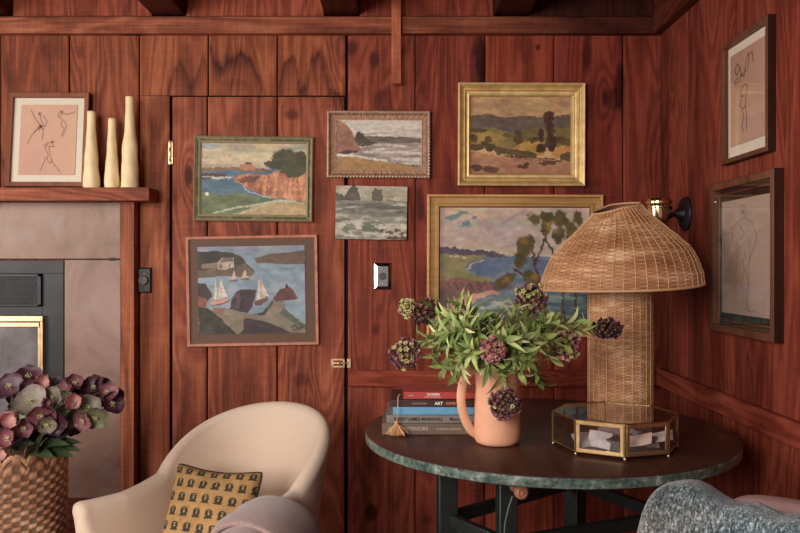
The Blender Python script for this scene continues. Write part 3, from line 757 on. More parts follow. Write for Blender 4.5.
# figure drawings
def sketch(kind):
    if kind == 'three':
        A = Art(150, 194, (214, 172, 148), 41); A.put(np.ones((194, 150)), (216, 176, 150), (206, 162, 142), 1, 1)
        P = [[(.18, .08), (.26, .20), (.36, .30), (.40, .36)], [(.34, .13), (.36, .22), (.42, .30), (.30, .36), (.26, .40)], [(.40, .16), (.48, .24), (.42, .34), (.40, .50)], [(.38, .30), (.26, .38), (.20, .46), (.14, .56)], [(.30, .33), (.36, .30), (.34, .38)],
             [(.70, .10), (.66, .16), (.74, .22), (.72, .30), (.78, .34), (.74, .44)], [(.72, .12), (.84, .14), (.96, .10)], [(.76, .22), (.82, .30), (.80, .38), (.74, .46)], [(.70, .09), (.74, .13), (.68, .18)],
             [(.58, .52), (.50, .56), (.46, .62), (.52, .72), (.50, .78)], [(.56, .54), (.62, .60), (.52, .60), (.54, .68), (.58, .80), (.66, .88), (.74, .96)], [(.48, .74), (.44, .84), (.38, .94)], [(.46, .60), (.44, .58), (.50, .54)], [(.50, .78), (.56, .84), (.60, .78)]]
        for i, p in enumerate(P): A.line(p, .006, (86, 52, 62) if i % 3 else (60, 36, 40), .8, .012)
        for q in ((.33, .13), (.72, .10), (.59, .53)): A.ell(q[0], q[1], .03, .025, (130, 90, 84), soft=.9)
        A.ell(.37, .31, .04, .03, (80, 50, 52), soft=.9)
    elif kind == 'tall':
        A = Art(130, 210, (190, 150, 128), 43); A.put(np.ones((210, 130)), (196, 156, 134), (182, 142, 120), 1, 1); ink = (44, 30, 36)
        for p in ([(.14, .16), (.22, .12), (.28, .18), (.20, .24), (.14, .20), (.14, .16)], [(.22, .28), (.12, .30), (.16, .34), (.30, .30), (.28, .26)], [(.28, .18), (.34, .28), (.42, .24), (.48, .12), (.52, .08), (.54, .16), (.48, .26)], [(.54, .10), (.62, .08), (.66, .20)], [(.30, .26), (.40, .30), (.44, .22)],
                  [(.36, .40), (.30, .44), (.34, .50), (.46, .50), (.50, .42), (.42, .38), (.36, .40)], [(.34, .52), (.28, .58), (.36, .64), (.46, .60), (.44, .52)], [(.36, .66), (.40, .74), (.34, .80), (.38, .88)], [(.44, .62), (.48, .74), (.46, .88)]): A.line(p, .008, ink, .85, .01)
    else:
        A = Art(140, 260, (176, 150, 134), 47); A.put(np.ones((260, 140)), (178, 152, 136), (168, 142, 126), 1, 1); ink = (104, 80, 76)
        for p in ([(.40, .10), (.44, .06), (.52, .07), (.54, .14), (.48, .18), (.42, .16), (.40, .10)], [(.40, .18), (.26, .24), (.24, .34), (.32, .42), (.34, .50)], [(.52, .17), (.66, .22), (.76, .34), (.68, .46), (.60, .54)], [(.34, .36), (.40, .46), (.34, .56), (.32, .64)], [(.10, .26), (.24, .24)], [(.06, .30), (.22, .28)],
                  [(.60, .36), (.62, .50), (.58, .60), (.60, .78), (.56, .94)], [(.46, .52), (.50, .62), (.44, .72), (.50, .90)], [(.52, .60), (.58, .70), (.54, .84), (.60, .96)], [(.48, .94), (.62, .96), (.72, .95)], [(.42, .24), (.5, .3), (.44, .36)], [(.5, .46), (.54, .5), (.48, .53)]): A.line(p, .006, ink, .55, .012)
        A.ell(.47, .12, .04, .03, (120, 90, 88), soft=.9)
    A.grain(.03, 60); return A

dkwood = wood('picture_walnut', (.045, .016, .009, 1), (.13, .045, .024, 1), (.22, .09, .05, 1), 'Z', rough=.45, knots=False, ring=3)
def drawing(name, loc, w, h, rot, label, kind, fw, ft, mats, frame_mat=None, inner=False, tint=(1, 1, 1)):
    o = empty(name, loc, label, 'picture', rot)
    mb = MB(); frame_loop(mb, w, h, [(0, 0), (0, ft), (.002, ft + .002), (fw - .003, ft + .001), (fw, .006)], 1, None, lambda k, s, t: (tint if k > 1 else (.2, .15, .15)))
    mb.build('frame', frame_mat or dkwood, o, smooth=30)
    mb = MB(); mb.box(-w / 2 + fw - .001, w / 2 - fw + .001, -.006, -.001, -h / 2 + fw - .001, h / 2 - fw + .001, col=tuple(lin(mats[0]))); mb.build('mat', M['paper'], o)
    l, r, b, t = mats[1]
    mb = MB(); sketch(kind).mesh(mb, -w / 2 + l, w / 2 - r, -h / 2 + b, h / 2 - t, -.0085); mb.build('drawing', M['paper'], o, smooth=0, normals=False)
    if inner:
        i = inner; mb = MB(); m2 = MB(); frame_loop(m2, w - 2 * i, h - 2 * i, [(0, 0), (0, .010), (.004, .011), (.006, .006)])
        mb.v = [(x, y - .003, z) for x, y, z in m2.v]; mb.f = m2.f; mb.c = [(.9, .6, .5)] * len(m2.v); mb.mi = m2.mi
        mb.build('inner_moulding', frame_mat or dkwood, o, smooth=30)
    mb = MB(); mb.box(-w / 2 + fw - .001, w / 2 - fw + .001, -ft + .002, -ft + .0035, -h / 2 + fw - .001, h / 2 - fw + .001); mb.build('glass_pane', M['pane'], o)
    return o
# on the mantel, leaning back
d0 = WALL - .045
kk = (WALL - .05) / F
w, h = 81 * kk, 96 * kk
lean = math.radians(-5)
zc = EYE + (266.5 - 187) / F * 3.02 + .001 + h / 2
o = drawing('framed_drawing', ((47 - 400) * kk, WALL - .034, zc), w, h, (lean, math.radians(.2), 0), 'framed drawing of three small dancing figures, standing on the mantel shelf', 'three', .021, .016,
            ((226, 216, 196), (.048, .048, .048, .048)), frame_mat=wood('mantel_picture_wood', (.10, .03, .015, 1), (.22, .075, .04, 1), (.33, .14, .075, 1), 'Z', rough=.5, knots=False, ring=3), tint=(1, .95, .95))
xr = WX - .001
def rp(far, near, ztop, zbot): return (xr, (far + near) / 2, (ztop + zbot) / 2), far - near, ztop - zbot
loc, w, h = rp(2.452, 2.139, 1.928, 1.549)
drawing('framed_drawing', loc, w, h, (0, 0, -PI / 2), 'upper framed ink sketch with white mat in dark wood frame on the right wall', 'tall', .018, .022, ((232, 218, 200), (.038, .036, .052, .045)))
loc, w, h = rp(2.53, 2.095, 1.497, 1.022)
drawing('framed_drawing', loc, w, h, (0, 0, -PI / 2), 'lower framed pencil figure study with black mat in dark frame on the right wall', 'figure', .026, .026, ((34, 24, 20), (.052, .062, .062, .062)), inner=.036)

# ---------------------------------------------------------------- fireplace
fp = empty('fireplace', (wx(20), WALL, 0), 'fireplace with black metal insert, copper-toned stone surround and redwood mantel', 'fireplace')
mw = Matrix.Translation(fp.location).inverted()
def fbuild(mb, name, mat, **k):
    mb.v = [tuple(mw @ Vector(p)) for p in mb.v]; return mb.build(name, mat, k.pop('parent', fp), **k)
def fx(px, d=WALL - .02): return (px - 400) / F * d
def fz(py, d=WALL - .02): return EYE + (266.5 - py) / F * d
def copper():
    m = NT('copper_stone'); v = m.obj()
    n = m.noise(m.mapping(v, (1, 1, .8)), 3.2, 6, .62, .8); n2 = m.noise(m.mapping(v, (1.2, 1, 1), (3, 1, 2)), 5.5, 3, .5, .5)
    c = m.ramp(n, [(.30, L3(96, 68, 56)), (.5, L3(130, 100, 86)), (.66, L3(148, 120, 108))])
    c2 = m.ramp(n2, [(.56, (0, 0, 0, 1)), (.74, (1, 1, 1, 1))])
    c = m.mix(m.math('MULTIPLY', c2, .30), c, L3(166, 150, 156))
    c = m.mix(1.0, c, m.col(), 'MULTIPLY')
    m.l(c, m.b.inputs['Base Color']); m.set(Roughness=.42, Metallic=.1, Specular_IOR_Level=.5)
    m.bump(n, .12, .004); return m.m
cop = copper()
mb = MB(); mb.box(fx(64.3), fx(120.5), WALL - .02, WALL, .3, fz(259.8)); fbuild(mb, 'surround_panel', cop, bevel=.002)
mb = MB(); mb.box(fx(-190), fx(120.5), WALL - .02, WALL, fz(258.9), fz(200), col=(.98, .96, .86)); fbuild(mb, 'surround_panel', cop, bevel=.002)
mb = MB(); mb.box(fx(-190), fx(-125), WALL - .02, WALL, .3, fz(259.8)); fbuild(mb, 'surround_panel', cop, bevel=.002)
mb = MB(); mb.ball((fx(112.5), WALL - .0205, fz(259.2)), .016, 12, 6, (1.2, .12, .42)); fbuild(mb, 'seam_bolt', M['iron'])
mb = MB(); mb.box(fx(120.3, WALL - .05), wx(134) * .984, WALL - .05, WALL - .001, 0, fz(199), col=(1.12, 1.38, 1.3)); fbuild(mb, 'post', M['postZ'], bevel=.0015)
mb = MB(); mb.box(fx(-192), fx(-178), WALL - .05, WALL - .001, 0, fz(199), col=(1.2, 1.2, 1.2)); fbuild(mb, 'post', M['postZ'], bevel=.0015)
sd = WALL - .115
mb = MB(); mb.box(fx(-205), (149 - 400) / F * sd, sd, WALL - .001, EYE + (266.5 - 200.6) / F * sd, EYE + (266.5 - 187.3) / F * sd, col=(1.08, 1.22, 1.2)); fbuild(mb, 'mantel_shelf', M['beamX'], bevel=.0015)
SHZ = EYE + (266.5 - 187.3) / F * sd
metal = plain('dark_stove_metal', (.030, .028, .030, 1), .42, .5, 12, .2)
mb = MB()
mb.box(fx(-125), fx(64), WALL - .024, WALL - .001, fz(273.5), fz(260.5)); mb.box(fx(43), fx(64), WALL - .024, WALL - .001, .3, fz(273.5)); mb.box(fx(-125), fx(43), WALL - .024, WALL - .001, fz(315), fz(306.5))
mb.box(fx(-125), fx(-105), WALL - .024, WALL - .001, .3, fz(273.5)); mb.box(fx(-105), fx(43), WALL - .012, WALL - .001, fz(306.5), fz(273.5)); mb.box(fx(-105), fx(43), WALL - .01, WALL - .001, .3, fz(315), col=(.5, .5, .5))
fbuild(mb, 'insert_surround', metal, bevel=.001)
g = MB()
gx0, gx1, gz0, gz1 = fx(-104), fx(42.5), fz(306), fz(274)
for bb in ((gx0, gx1, gz0, gz0 + .006), (gx0, gx1, gz1 - .01, gz1), (gx0, gx0 + .008, gz0, gz1), (gx1 - .012, gx1, gz0, gz1)): g.box(bb[0], bb[1], WALL - .036, WALL - .02, bb[2], bb[3])
x = gx0 + .008; row = 0
nxh = int((gx1 - gx0 - .02) / .0085); nzh = int((gz1 - gz0 - .016) / .0075)
for j in range(nzh + 1):          # perforated mesh: crossing wires
    z = gz0 + .006 + (gz1 - gz0 - .016) * j / nzh
    g.box(gx0, gx1, WALL - .027, WALL - .0245, z - .0011, z + .0011)
for i in range(nxh + 1):
    x = gx0 + .008 + (gx1 - gx0 - .02) * i / nxh
    g.box(x - .0011, x + .0011, WALL - .0275, WALL - .025, gz0, gz1)
fbuild(g, 'vent_grille', metal)
# brass framed glass door
bd = MB()
def bframe(m, x0, x1, z0, z1, wd_, y0, y1):
    m.box(x0, x1, y0, y1, z1 - wd_, z1); m.box(x0, x1, y0, y1, z0, z0 + wd_)
    m.box(x0, x0 + wd_, y0, y1, z0 + wd_, z1 - wd_); m.box(x1 - wd_, x1, y0, y1, z0 + wd_, z1 - wd_)
ox0, ox1, oz1 = fx(-98), fx(45.5), fz(315.5)
bd.box(ox0, ox1, WALL - .045, WALL - .01, oz1 - .022, oz1); bd.box(ox1 - .010, ox1, WALL - .045, WALL - .01, .36, oz1 - .022); bd.box(ox0, ox0 + .01, WALL - .045, WALL - .01, .36, oz1 - .022)
bd.box(ox0 + .016, ox1 - .016, WALL - .040, WALL - .012, oz1 - .044, oz1 - .026); bd.box(ox1 - .022, ox1 - .013, WALL - .040, WALL - .012, .38, oz1 - .044)
dr = fbuild(bd, 'glass_door', M['brass'], bevel=.0015)
mb = MB(); mb.box(ox0 + .016, ox1 - .016, WALL - .030, WALL - .027, .38, oz1 - .042)
gl = plain('door_glass_painted_reflections', (.17, .16, .165, 1), .08, 0, 5, .75, spec=1.0); mb.build('pane', gl, dr); bpy.data.objects['pane'].data.transform(mw)  # grey blotches stand in for reflections, put into the pane's colour
mb = MB(); mb.box(fx(-205), fx(124), WALL - .12, WALL - .002, 0, .31, col=(.5, .4, .4)); fbuild(mb, 'hearth_plinth', M['beamX'], bevel=.004)
mb = MB(); mb.box(fx(-205), fx(128), WALL - .45, WALL - .12, 0, .22, col=(.45, .36, .36)); fbuild(mb, 'hearth_step', M['beamX'], bevel=.004)

# candles on the mantel
wax = plain('candle_wax', L3(240, 214, 168), .5, 0, 14, .12, spec=.4)
wax.node_tree.nodes['Principled BSDF'].inputs['Subsurface Weight'].default_value = .15
wax.node_tree.nodes['Principled BSDF'].inputs['Subsurface Radius'].default_value = (.02, .01, .006)
CD = WALL - .075
def candle(px, w0, ymid_top, label, seed, lean):
    r0 = w0 / 2 / F * CD; hgt = (187.3 - ymid_top) / F * CD; rr = random.Random(seed)
    ph = [rr.uniform(0, 6) for _ in range(4)]
    prof = []
    n = 26
    for i in range(n + 1):
        t = i / n
        r = r0 * (1.0 - .30 * t - .22 * (1 / (1 + math.exp(-(t - .52) * 14)))) * (1 + .035 * math.sin(t * 13 + ph[0]) + .03 * math.sin(t * 23 + ph[1]))
        prof.append((r, t * hgt))
    prof.append((prof[-1][0] * .75, hgt + .002)); prof = [(prof[0][0] * .9, 0)] + [(a, b + .001) for a, b in prof]
    mb = MB(); mb.lathe(prof, 24, (0, 0, 0), rfn=lambda a, z: 1 + .03 * math.sin(2 * a + ph[2] + z * 20) + .02 * math.sin(5 * a + z * 45))
    mb.v = [(x + lean * z, y, z) for x, y, z in mb.v]
    o = mb.build('candle', wax, smooth=60, loc=((px - 400) / F * CD, CD, SHZ)); o.rotation_euler.z = rr.uniform(0, 3)
    return tag(o, label, 'candle', 'candles on the mantel shelf')
candle(91.5, 16, 111, 'cream tapered candle nearest the framed drawing of dancers', 1, 0.0)
candle(112, 14.5, 118, 'shortest, middle one of the three cream tapered candles', 2, 0.0)
candle(130, 17.5, 96.5, 'tallest cream tapered candle, at the right end of the mantel', 3, -.0)

# switches
def switch(px0, py0, px1, py1, label, mat, bev, kn):
    k = WALL / F; w, h = (px1 - px0) * k, (py1 - py0) * k
    o = empty('dimmer_switch', ((px0 + px1 - 800) / 2 * k, WALL, EYE + (266.5 - (py0 + py1) / 2) * k), label, 'switch')
    mb = MB(); e = bev; d = .010
    mb.box(-w / 2, w / 2, -.002, 0, -h / 2, h / 2)
    a = [(-w / 2 + .001, -.002, -h / 2 + .001), (w / 2 - .001, -.002, -h / 2 + .001), (w / 2 - .001, -.002, h / 2 - .001), (-w / 2 + .001, -.002, h / 2 - .001)]
    b = [(x * (1 - 2 * e / w), -d, z * (1 - 2 * e / h)) for x, y, z in a]
    mb.add(a + b, [(0, 1, 5, 4), (1, 2, 6, 5), (2, 3, 7, 6), (3, 0, 4, 7), (4, 5, 6, 7)])
    mb.build('cover_plate', mat, o, bevel=.0008, smooth=25)
    mb = MB(); mb.lathe([(kn, 0), (kn, .011), (kn * .92, .013)], 28, (0, -d, 0), axis='Y'); mb.build('knob', M['knob'], o, smooth=40)
    for s in (-1, 1):
        mb = MB(); mb.ball((0, -d, s * h * .27), .0035, 8, 4, (1, .5, 1)); mb.build('screw', M['chrome'], o)
    return o
switch(137, 267.5, 152, 293, 'black dimmer switch with two bright screws beside the fireplace post', plain('dark_bronze_plate', (.03, .026, .025, 1), .3, .8), .004, .0185)
switch(374, 262.8, 391.5, 289.8, 'polished nickel dimmer switch below the unframed canvas', M['chrome'], .013, .015)

# wall sconce on the right wall
sx, sy, sz = WX, 2.815, EYE + (266.5 - 213.5) / F * 2.80
o = empty('wall_sconce', (sx, sy, sz), 'brass cup wall sconce on a round black backplate above the wicker lamp', 'sconce')
mb = MB(); mb.lathe([(.062, 0), (.062, .006), (.055, .012), (.03, .015), (.020, .03), (.012, .04)], 36, (0, 0, 0), axis='X'); mb.build('backplate', M['iron'], o, smooth=35)
mb = MB(); mb.tube([(-.03, 0, 0), (-.05, 0, -.004), (-.068, 0, -.012)], [.011, .008, .012], 12); mb.ball((-.055, 0, .022), .006); mb.tube([(-.052, 0, 0), (-.055, 0, .022)], .003)
mb.build('arm', M['iron'], o)
ccx = (658.5 - 400) / F * 2.79 - sx
mb = MB(); mb.lathe([(.012, -.052), (.026, -.046), (.034, -.034), (.037, -.02), (.038, .012), (.041, .014), (.041, .019), (.038, .021), (.040, .028), (.047, .030), (.047, .036), (.044, .038), (.046, .040), (.043, .047), (.030, .050), (.028, .044)], 36, (ccx, -.025, .005))
mb.build('cup', plain('polished_brass', (.80, .58, .30, 1), .16, 1), o, smooth=35)
mb = MB(); mb.lathe([(.010, -.075), (.020, -.072), (.030, -.05), (.027, -.042)], 24, (ccx, -.025, .004)); mb.tube([(ccx, -.025, -.055), (-.068, 0, -.012)], .009, 10); mb.build('socket', M['iron'], o)

# ---------------------------------------------------------------- round table
TX, TY, TR = .438, 2.325, .541
tb = empty('round_table', (TX, TY, 0), 'round table with dark brown top, worn green metallic rim and dark green legs', 'table')
def table_top():
    m = NT('dark_table_top'); v = m.obj()
    n = m.noise(v, 4, 5, .6, .6); f = m.noise(m.mapping(v, (60, 4, 1)), 1, 4, .6)
    c = m.ramp(m.math('ADD', m.math('MULTIPLY', n, .65), m.math('MULTIPLY', f, .35)), [(.35, (.030, .010, .007, 1)), (.55, (.075, .025, .015, 1)), (.70, (.20, .085, .052, 1))])
    m.l(c, m.b.inputs['Base Color']); m.l(m.math('MULTIPLY_ADD', n, .25, .32), m.b.inputs['Roughness']); m.set(Specular_IOR_Level=.4); m.bump(f, .08, .001); return m.m
def patina():
    m = NT('green_patina_rim'); v = m.obj()
    n = m.noise(m.mapping(v, (1, 1, 1.5)), 22, 8, .72, .4); b = m.noise(v, 90, 4, .7)
    s = m.math('ADD', m.math('MULTIPLY', n, .6), m.math('MULTIPLY', b, .4))
    c = m.ramp(s, [(.38, L3(44, 60, 54)), (.48, L3(84, 104, 96)), (.57, L3(128, 142, 132)), (.66, L3(224, 226, 218))])
    m.l(c, m.b.inputs['Base Color']); m.set(Roughness=.3, Metallic=.3, Specular_IOR_Level=.7); m.bump(s, .4, .002); return m.m
mb = MB(); mb.lathe([(.2, -.004), (TR - .004, -.004), (TR - .002, 0.0), (.001, 0.0005)][:3] + [(.001, .0005)], 128, (0, 0, TT), cap=False)
mb = MB(); mb.lathe([(TR - .0015, -.010), (TR - .0015, -.001), (TR - .0035, 0)], 160, (0, 0, TT)); mb.build('tabletop', table_top(), tb, smooth=40)
mb = MB(); mb.lathe([(TR - .03, -.029), (TR - .004, -.029), (TR, -.026), (TR + .001, -.014), (TR, -.004), (TR - .003, -.0015)], 160, (0, 0, TT)); mb.build('rim', patina(), tb, smooth=40)
gleg = plain('dark_green_paint', (.006, .010, .009, 1), .45, 0, 30, .35, spec=.6, bump=.1)
def legpos(px, py_, d): return ((px - 400) / F * d - TX, d - TY)
legs = [(447, 2.19), (506.5, 1.985), (668, 2.20), (575, 2.56)]
LP = []
for px, d in legs:
    x, y = (px - 400) / F * d - TX, d - TY; LP.append((x, y))
    mb = MB(); hw = .027 if d > 2.1 else .024
    a = .55 if px < 520 else -.4
    pts = []
    for z in (0, TT - .030): pts += [(x + hw * 1.41 * math.cos(a + .35 + k * PI / 2), y + hw * 1.41 * math.sin(a + .35 + k * PI / 2), z) for k in range(4)]
    mb.add(pts, [(0, 1, 5, 4), (1, 2, 6, 5), (2, 3, 7, 6), (3, 0, 4, 7), (4, 5, 6, 7), (3, 2, 1, 0)])
    mb.build('leg', gleg, tb, bevel=.003)
def bar(a, b, z0, z1, t, name, mat=None):
    A = Vector((a[0], a[1], 0)); B = Vector((b[0], b[1], 0)); n = (B - A).normalized(); p = Vector((-n.y, n.x, 0)) * t
    mb = MB(); v = [A - p, B - p, B + p, A + p]
    mb.add([(q.x, q.y, z0) for q in v] + [(q.x, q.y, z1) for q in v], [(0, 1, 5, 4), (1, 2, 6, 5), (2, 3, 7, 6), (3, 0, 4, 7), (4, 5, 6, 7), (3, 2, 1, 0)])
    return mb.build(name, mat or gleg, tb, bevel=.002)
for i, j in ((0, 1), (1, 2), (2, 3), (3, 0)):
    A, B = Vector(LP[i]), Vector(LP[j]); e = (B - A).normalized() * .024
    bar(A + e, B - e, TT - .050, TT - .0295, .022, 'apron'); bar(A + e, B - e, .50, .535, .011, 'stretcher')
mb = MB(); mb.tube([(LP[0][0] + .02, LP[0][1] - .005, .53), ((LP[0][0] + LP[1][0]) / 2, (LP[0][1] + LP[1][1]) / 2, .40)], .011, 6); mb.build('brace', gleg, tb)
kp = pw(518.5, 490.5, 1.90) - Vector((TX, TY, 0))
mb = MB(); kd = Vector((-.3, -1, -.05)).normalized()
mb.lathe([(.009, -.03), (.010, 0), (.015, .004), (.0175, .012), (.0165, .020), (.011, .023), (.0105, .020), (.006, .0195), (.005, .024), (.001, .025)], 28, (0, 0, 0))
mt = Matrix.Translation(kp) @ Matrix.Rotation(math.radians(18), 4, 'Z') @ Matrix.Rotation(PI / 2, 4, 'X')
mb.v = [tuple(mt @ Vector(p)) for p in mb.v]
mb.build('drawer_knob', plain('rosy_wood_knob', L3(176, 116, 96), .4, 0, 40, .2), tb, smooth=50)
mb = MB(); c0 = pw(512.5, 496, 1.885) - Vector((TX, TY, 0)); mb.tube([c0, c0 + Vector((-.010, 0, -.03)), c0 + Vector((-.017, .01, -.07)), c0 + Vector((-.021, .02, -.16)), c0 + Vector((-.021, .03, -.24))], .0016, 6)
mb.build('pull_cord', plain('green_cord', L3(92, 110, 100), .6), tb)

# ---------------------------------------------------------------- books
def book(x0, x1, yf, dep, z0, th, cover, label, rot=0, texts=(), pagecol=(.78, .72, .62, 1), rough=.45):
    x0 = x0; W = x1 - x0
    o = empty('book', (x0, yf, z0), label, 'book', (0, 0, math.radians(rot)), 'books stacked beside the jug')
    m = plain('book_cover', cover, rough, 0, 25, .12); c = .0025
    mb = MB()
    def q(x, y, z): return (x, y, z)
    mb.box(0, W, 0, dep, 0, c); mb.box(0, W, 0, dep, th - c, th); mb.box(0, W, 0, c * 1.4, c * .5, th - c * .5)
    mb.build('cover', m, o, bevel=.0012)
    mb = MB(); mb.box(.004, W - .004, c * 1.2, dep - .005, c * .9, th - c * .9); mb.build('pages', plain('book_pages', pagecol, .8, 0, 200, .1, aniso=(.1, .1, 4)), o)
    for (s, x, size, zc_, col, bold) in texts:
        cu = bpy.data.curves.new('title', 'FONT'); cu.body = s; cu.size = size; cu.align_y = 'CENTER'; cu.extrude = .0002; cu.offset = bold
        t = bpy.data.objects.new('title', cu); C.objects.link(t)
        me = bpy.data.meshes.new_from_object(t); bpy.data.objects.remove(t)
        t = bpy.data.objects.new('title', me); C.objects.link(t); t.parent = o
        me.materials.clear(); me.materials.append(plain('title_ink', col, .5))
        t.location = (x, -.0004, zc_); t.rotation_euler = (PI / 2, 0, 0)
    return o
BF = 2.235
def bx(px, d=BF): return (px - 400) / F * d
z = TT + .0012
book(bx(382), bx(480), BF, .22, z, .0325, L3(112, 92, 78), 'bottom book of the stack, thick grey-brown with pale spine lettering', 0,
     [('COZY INTERIORS', .018, .0145, .017, L3(206, 192, 172), 0), ('THAMES & HUDSON', .155, .008, .016, L3(200, 186, 168), 0)]); z += .0330
book(bx(386.5), bx(482), BF + .004, .215, z, .0225, L3(128, 120, 116), 'grey book with black spine lettering, second from the bottom', 0,
     [('KERRY JAMES MARSHALL', .022, .0128, .011, L3(30, 26, 26), .0003), ('Mastry', .182, .0135, .011, L3(40, 34, 34), .0001)]); z += .0230
book(bx(393), bx(484), BF + .008, .20, z, .0225, L3(104, 160, 196), 'plain light blue book in the middle of the stack', 0); z += .0230
book(bx(390.5), bx(482), BF + .006, .20, z, .0205, L3(62, 36, 32), 'dark brown book with small orange spine mark under the red book', 0,
     [('CALIFORNIA', .062, .0078, .010, L3(190, 160, 140), 0), ('ART', .128, .0125, .010, L3(236, 226, 206), .0004), ('HOME', .160, .010, .010, L3(214, 122, 70), .0003)]); z += .0210
book(bx(403.5), bx(478), BF + .018, .155, z, .0205, L3(176, 66, 62), 'red book with white title on its spine, on top of the stack', 0,
     [('WOMEN', .068, .0095, .0128, L3(245, 225, 215), .0003), ('ARTISTS & DESIGNERS', .060, .0050, .0055, L3(240, 210, 200), 0), ('ROME', .014, .0058, .010, L3(240, 210, 200), 0)])
# tassel
tas = empty('tassel', pw(396, 436, 2.205), 'straw-coloured tassel hanging over the book spines on a thin cord', 'tassel')
tw = Matrix.Translation(tas.location).inverted()
straw = plain('straw_thread', L3(206, 158, 110), .75, 0, 300, .35, aniso=(1, 1, .1))
mb = MB(); P0 = [pw(404, 394.8, 2.25), pw(399.5, 394.5, 2.228), pw(398, 397, 2.222), pw(397.8, 408, 2.22), pw(396.8, 421, 2.213)]
mb.tube([tw @ p for p in P0], .0012, 6); mb.build('cord', straw, tas)
mb = MB(); tl = tw @ pw(396.6, 421, 2.213)
mb.lathe([(.003, 0), (.0055, -.002), (.006, -.006), (.004, -.010), (.0055, -.013), (.003, -.016)], 14, tl)
mb.build('tassel_knot', straw, tas)
mb = MB(); R_ = random.Random(3)
for i in range(90):
    a = R_.uniform(0, 2 * PI); rr = R_.uniform(.3, 1) ; sp = .030 * rr
    top = tl + Vector((.003 * math.cos(a), .003 * math.sin(a), -.010)); f = R_.uniform(.7, 1.05)
    end = Vector((tl.x + sp * math.cos(a) * 1.15 * f, tl.y + max(-.03, sp * math.sin(a) * .8 * f) - .004, .001 + R_.uniform(0, .006)))
    mid = top.lerp(end, .45) + Vector((math.cos(a) * -.003, math.sin(a) * -.002, .005)); m2 = top.lerp(end, .8) + Vector((math.cos(a) * .003, 0, -.001))
    mb.tube([top, mid, m2, end], [.0013, .0014, .0013, .0009], 4)
mb.build('fringe', straw, tas)

# ---------------------------------------------------------------- terracotta jug
JX, JY = .2675, 2.135
clay = plain('terracotta_clay', L3(226, 164, 130), .62, 0, 9, .10, bump=.1)
jug = empty('terracotta_jug', (JX, JY, TT + .001), 'pale terracotta jug with tall strap handle holding the cut flowers', 'jug')
mb = MB(); prof = [(.001, 0), (.050, 0), (.058, .004), (.0625, .014), (.0635, .04), (.0620, .09), (.0600, .15), (.0615, .19), (.0635, .204), (.0615, .207), (.0575, .203), (.0555, .15), (.058, .05), (.055, .012), (.001, .010)]
mb.lathe(prof, 56, cap=False, rfn=lambda a, z: 1 + .012 * math.sin(a * 2 + z * 30) + .006 * math.sin(a * 5 + z * 60) - .03 * math.exp(-(((a - 5.35) / .3) ** 2 + ((z - .045) / .02) ** 2)))
mb.build('body', clay, jug, smooth=60)
hp = [(-.052, .192), (-.066, .200), (-.082, .192), (-.094, .168), (-.1, .135), (-.098, .10), (-.088, .065), (-.072, .035), (-.055, .022)]
mb = MB(); pts = []
for i in range(33):
    t = i / 32 * (len(hp) - 1); k = min(int(t), len(hp) - 2); f = t - k
    p = [hp[max(0, k - 1)], hp[k], hp[k + 1], hp[min(len(hp) - 1, k + 2)]]
    q = [.5 * ((2 * p[1][d]) + (-p[0][d] + p[2][d]) * f + (2 * p[0][d] - 5 * p[1][d] + 4 * p[2][d] - p[3][d]) * f * f + (-p[0][d] + 3 * p[1][d] - 3 * p[2][d] + p[3][d]) * f ** 3) for d in (0, 1)]
    pts.append(Vector((q[0], -.012 * math.sin(PI * i / 32), q[1])))
mb.tube(pts, .0125, 14, flat=.5, up=(-.6, -.5, .6)); mb.tube([pts[0], pts[2]], .012, 10)
mb.build('handle', clay, jug, smooth=70)

# ---------------------------------------------------------------- cut flowers
leafm = attr_mat('leaf_green', .45, .08, .45, 60)
leafm.node_tree.nodes['Principled BSDF'].inputs['Subsurface Weight'].default_value = .1
stemm = attr_mat('stem_green', .5)
petm = attr_mat('petal', .5, .1, .4, 90)
def bez(P, t):
    p = list(P)
    while len(p) > 1: p = [a.lerp(b, t) for a, b in zip(p[:-1], p[1:])]
    return p[0]
def leaf(mb, base, d, up, L_, W_, col, bend=.3, n=6, fold=.25, twist=0, tipw=1.0):
    d = d.normalized(); s = d.cross(up)
    if s.length < .05: s = d.cross(Vector((1, .3, 0)))
    s.normalize(); u = s.cross(d).normalized()
    vs_ = []; cs_ = []
    for i in range(n + 1):
        t = i / n; w = W_ * (math.sin(PI * min(1, t * .93 + .07)) ** .8) * (1 - .25 * t) * tipw
        c = base + d * (L_ * (t - .12 * bend * t * t)) + u * (L_ * bend * (.45 * t - t * t))
        ss = (s * math.cos(twist * t) + u * math.sin(twist * t))
        lift = u * (w * fold)
        vs_ += [c - ss * w + lift, c, c + ss * w + lift]
        k = .82 + .3 * t
        cs_ += [tuple(x * k for x in col), tuple(x * k * 1.25 for x in col), tuple(x * k for x in col)]
    fs = []
    for i in range(n):
        a = i * 3; fs += [(a, a + 1, a + 4, a + 3), (a + 1, a + 2, a + 5, a + 4)]
    mb.add(vs_, fs, cs_)
GREENS = [lin((152, 164, 92)), lin((134, 152, 82)), lin((178, 184, 118)), lin((108, 132, 70)), lin((194, 198, 140))]
neck = Vector((JX, JY, TT + .195))
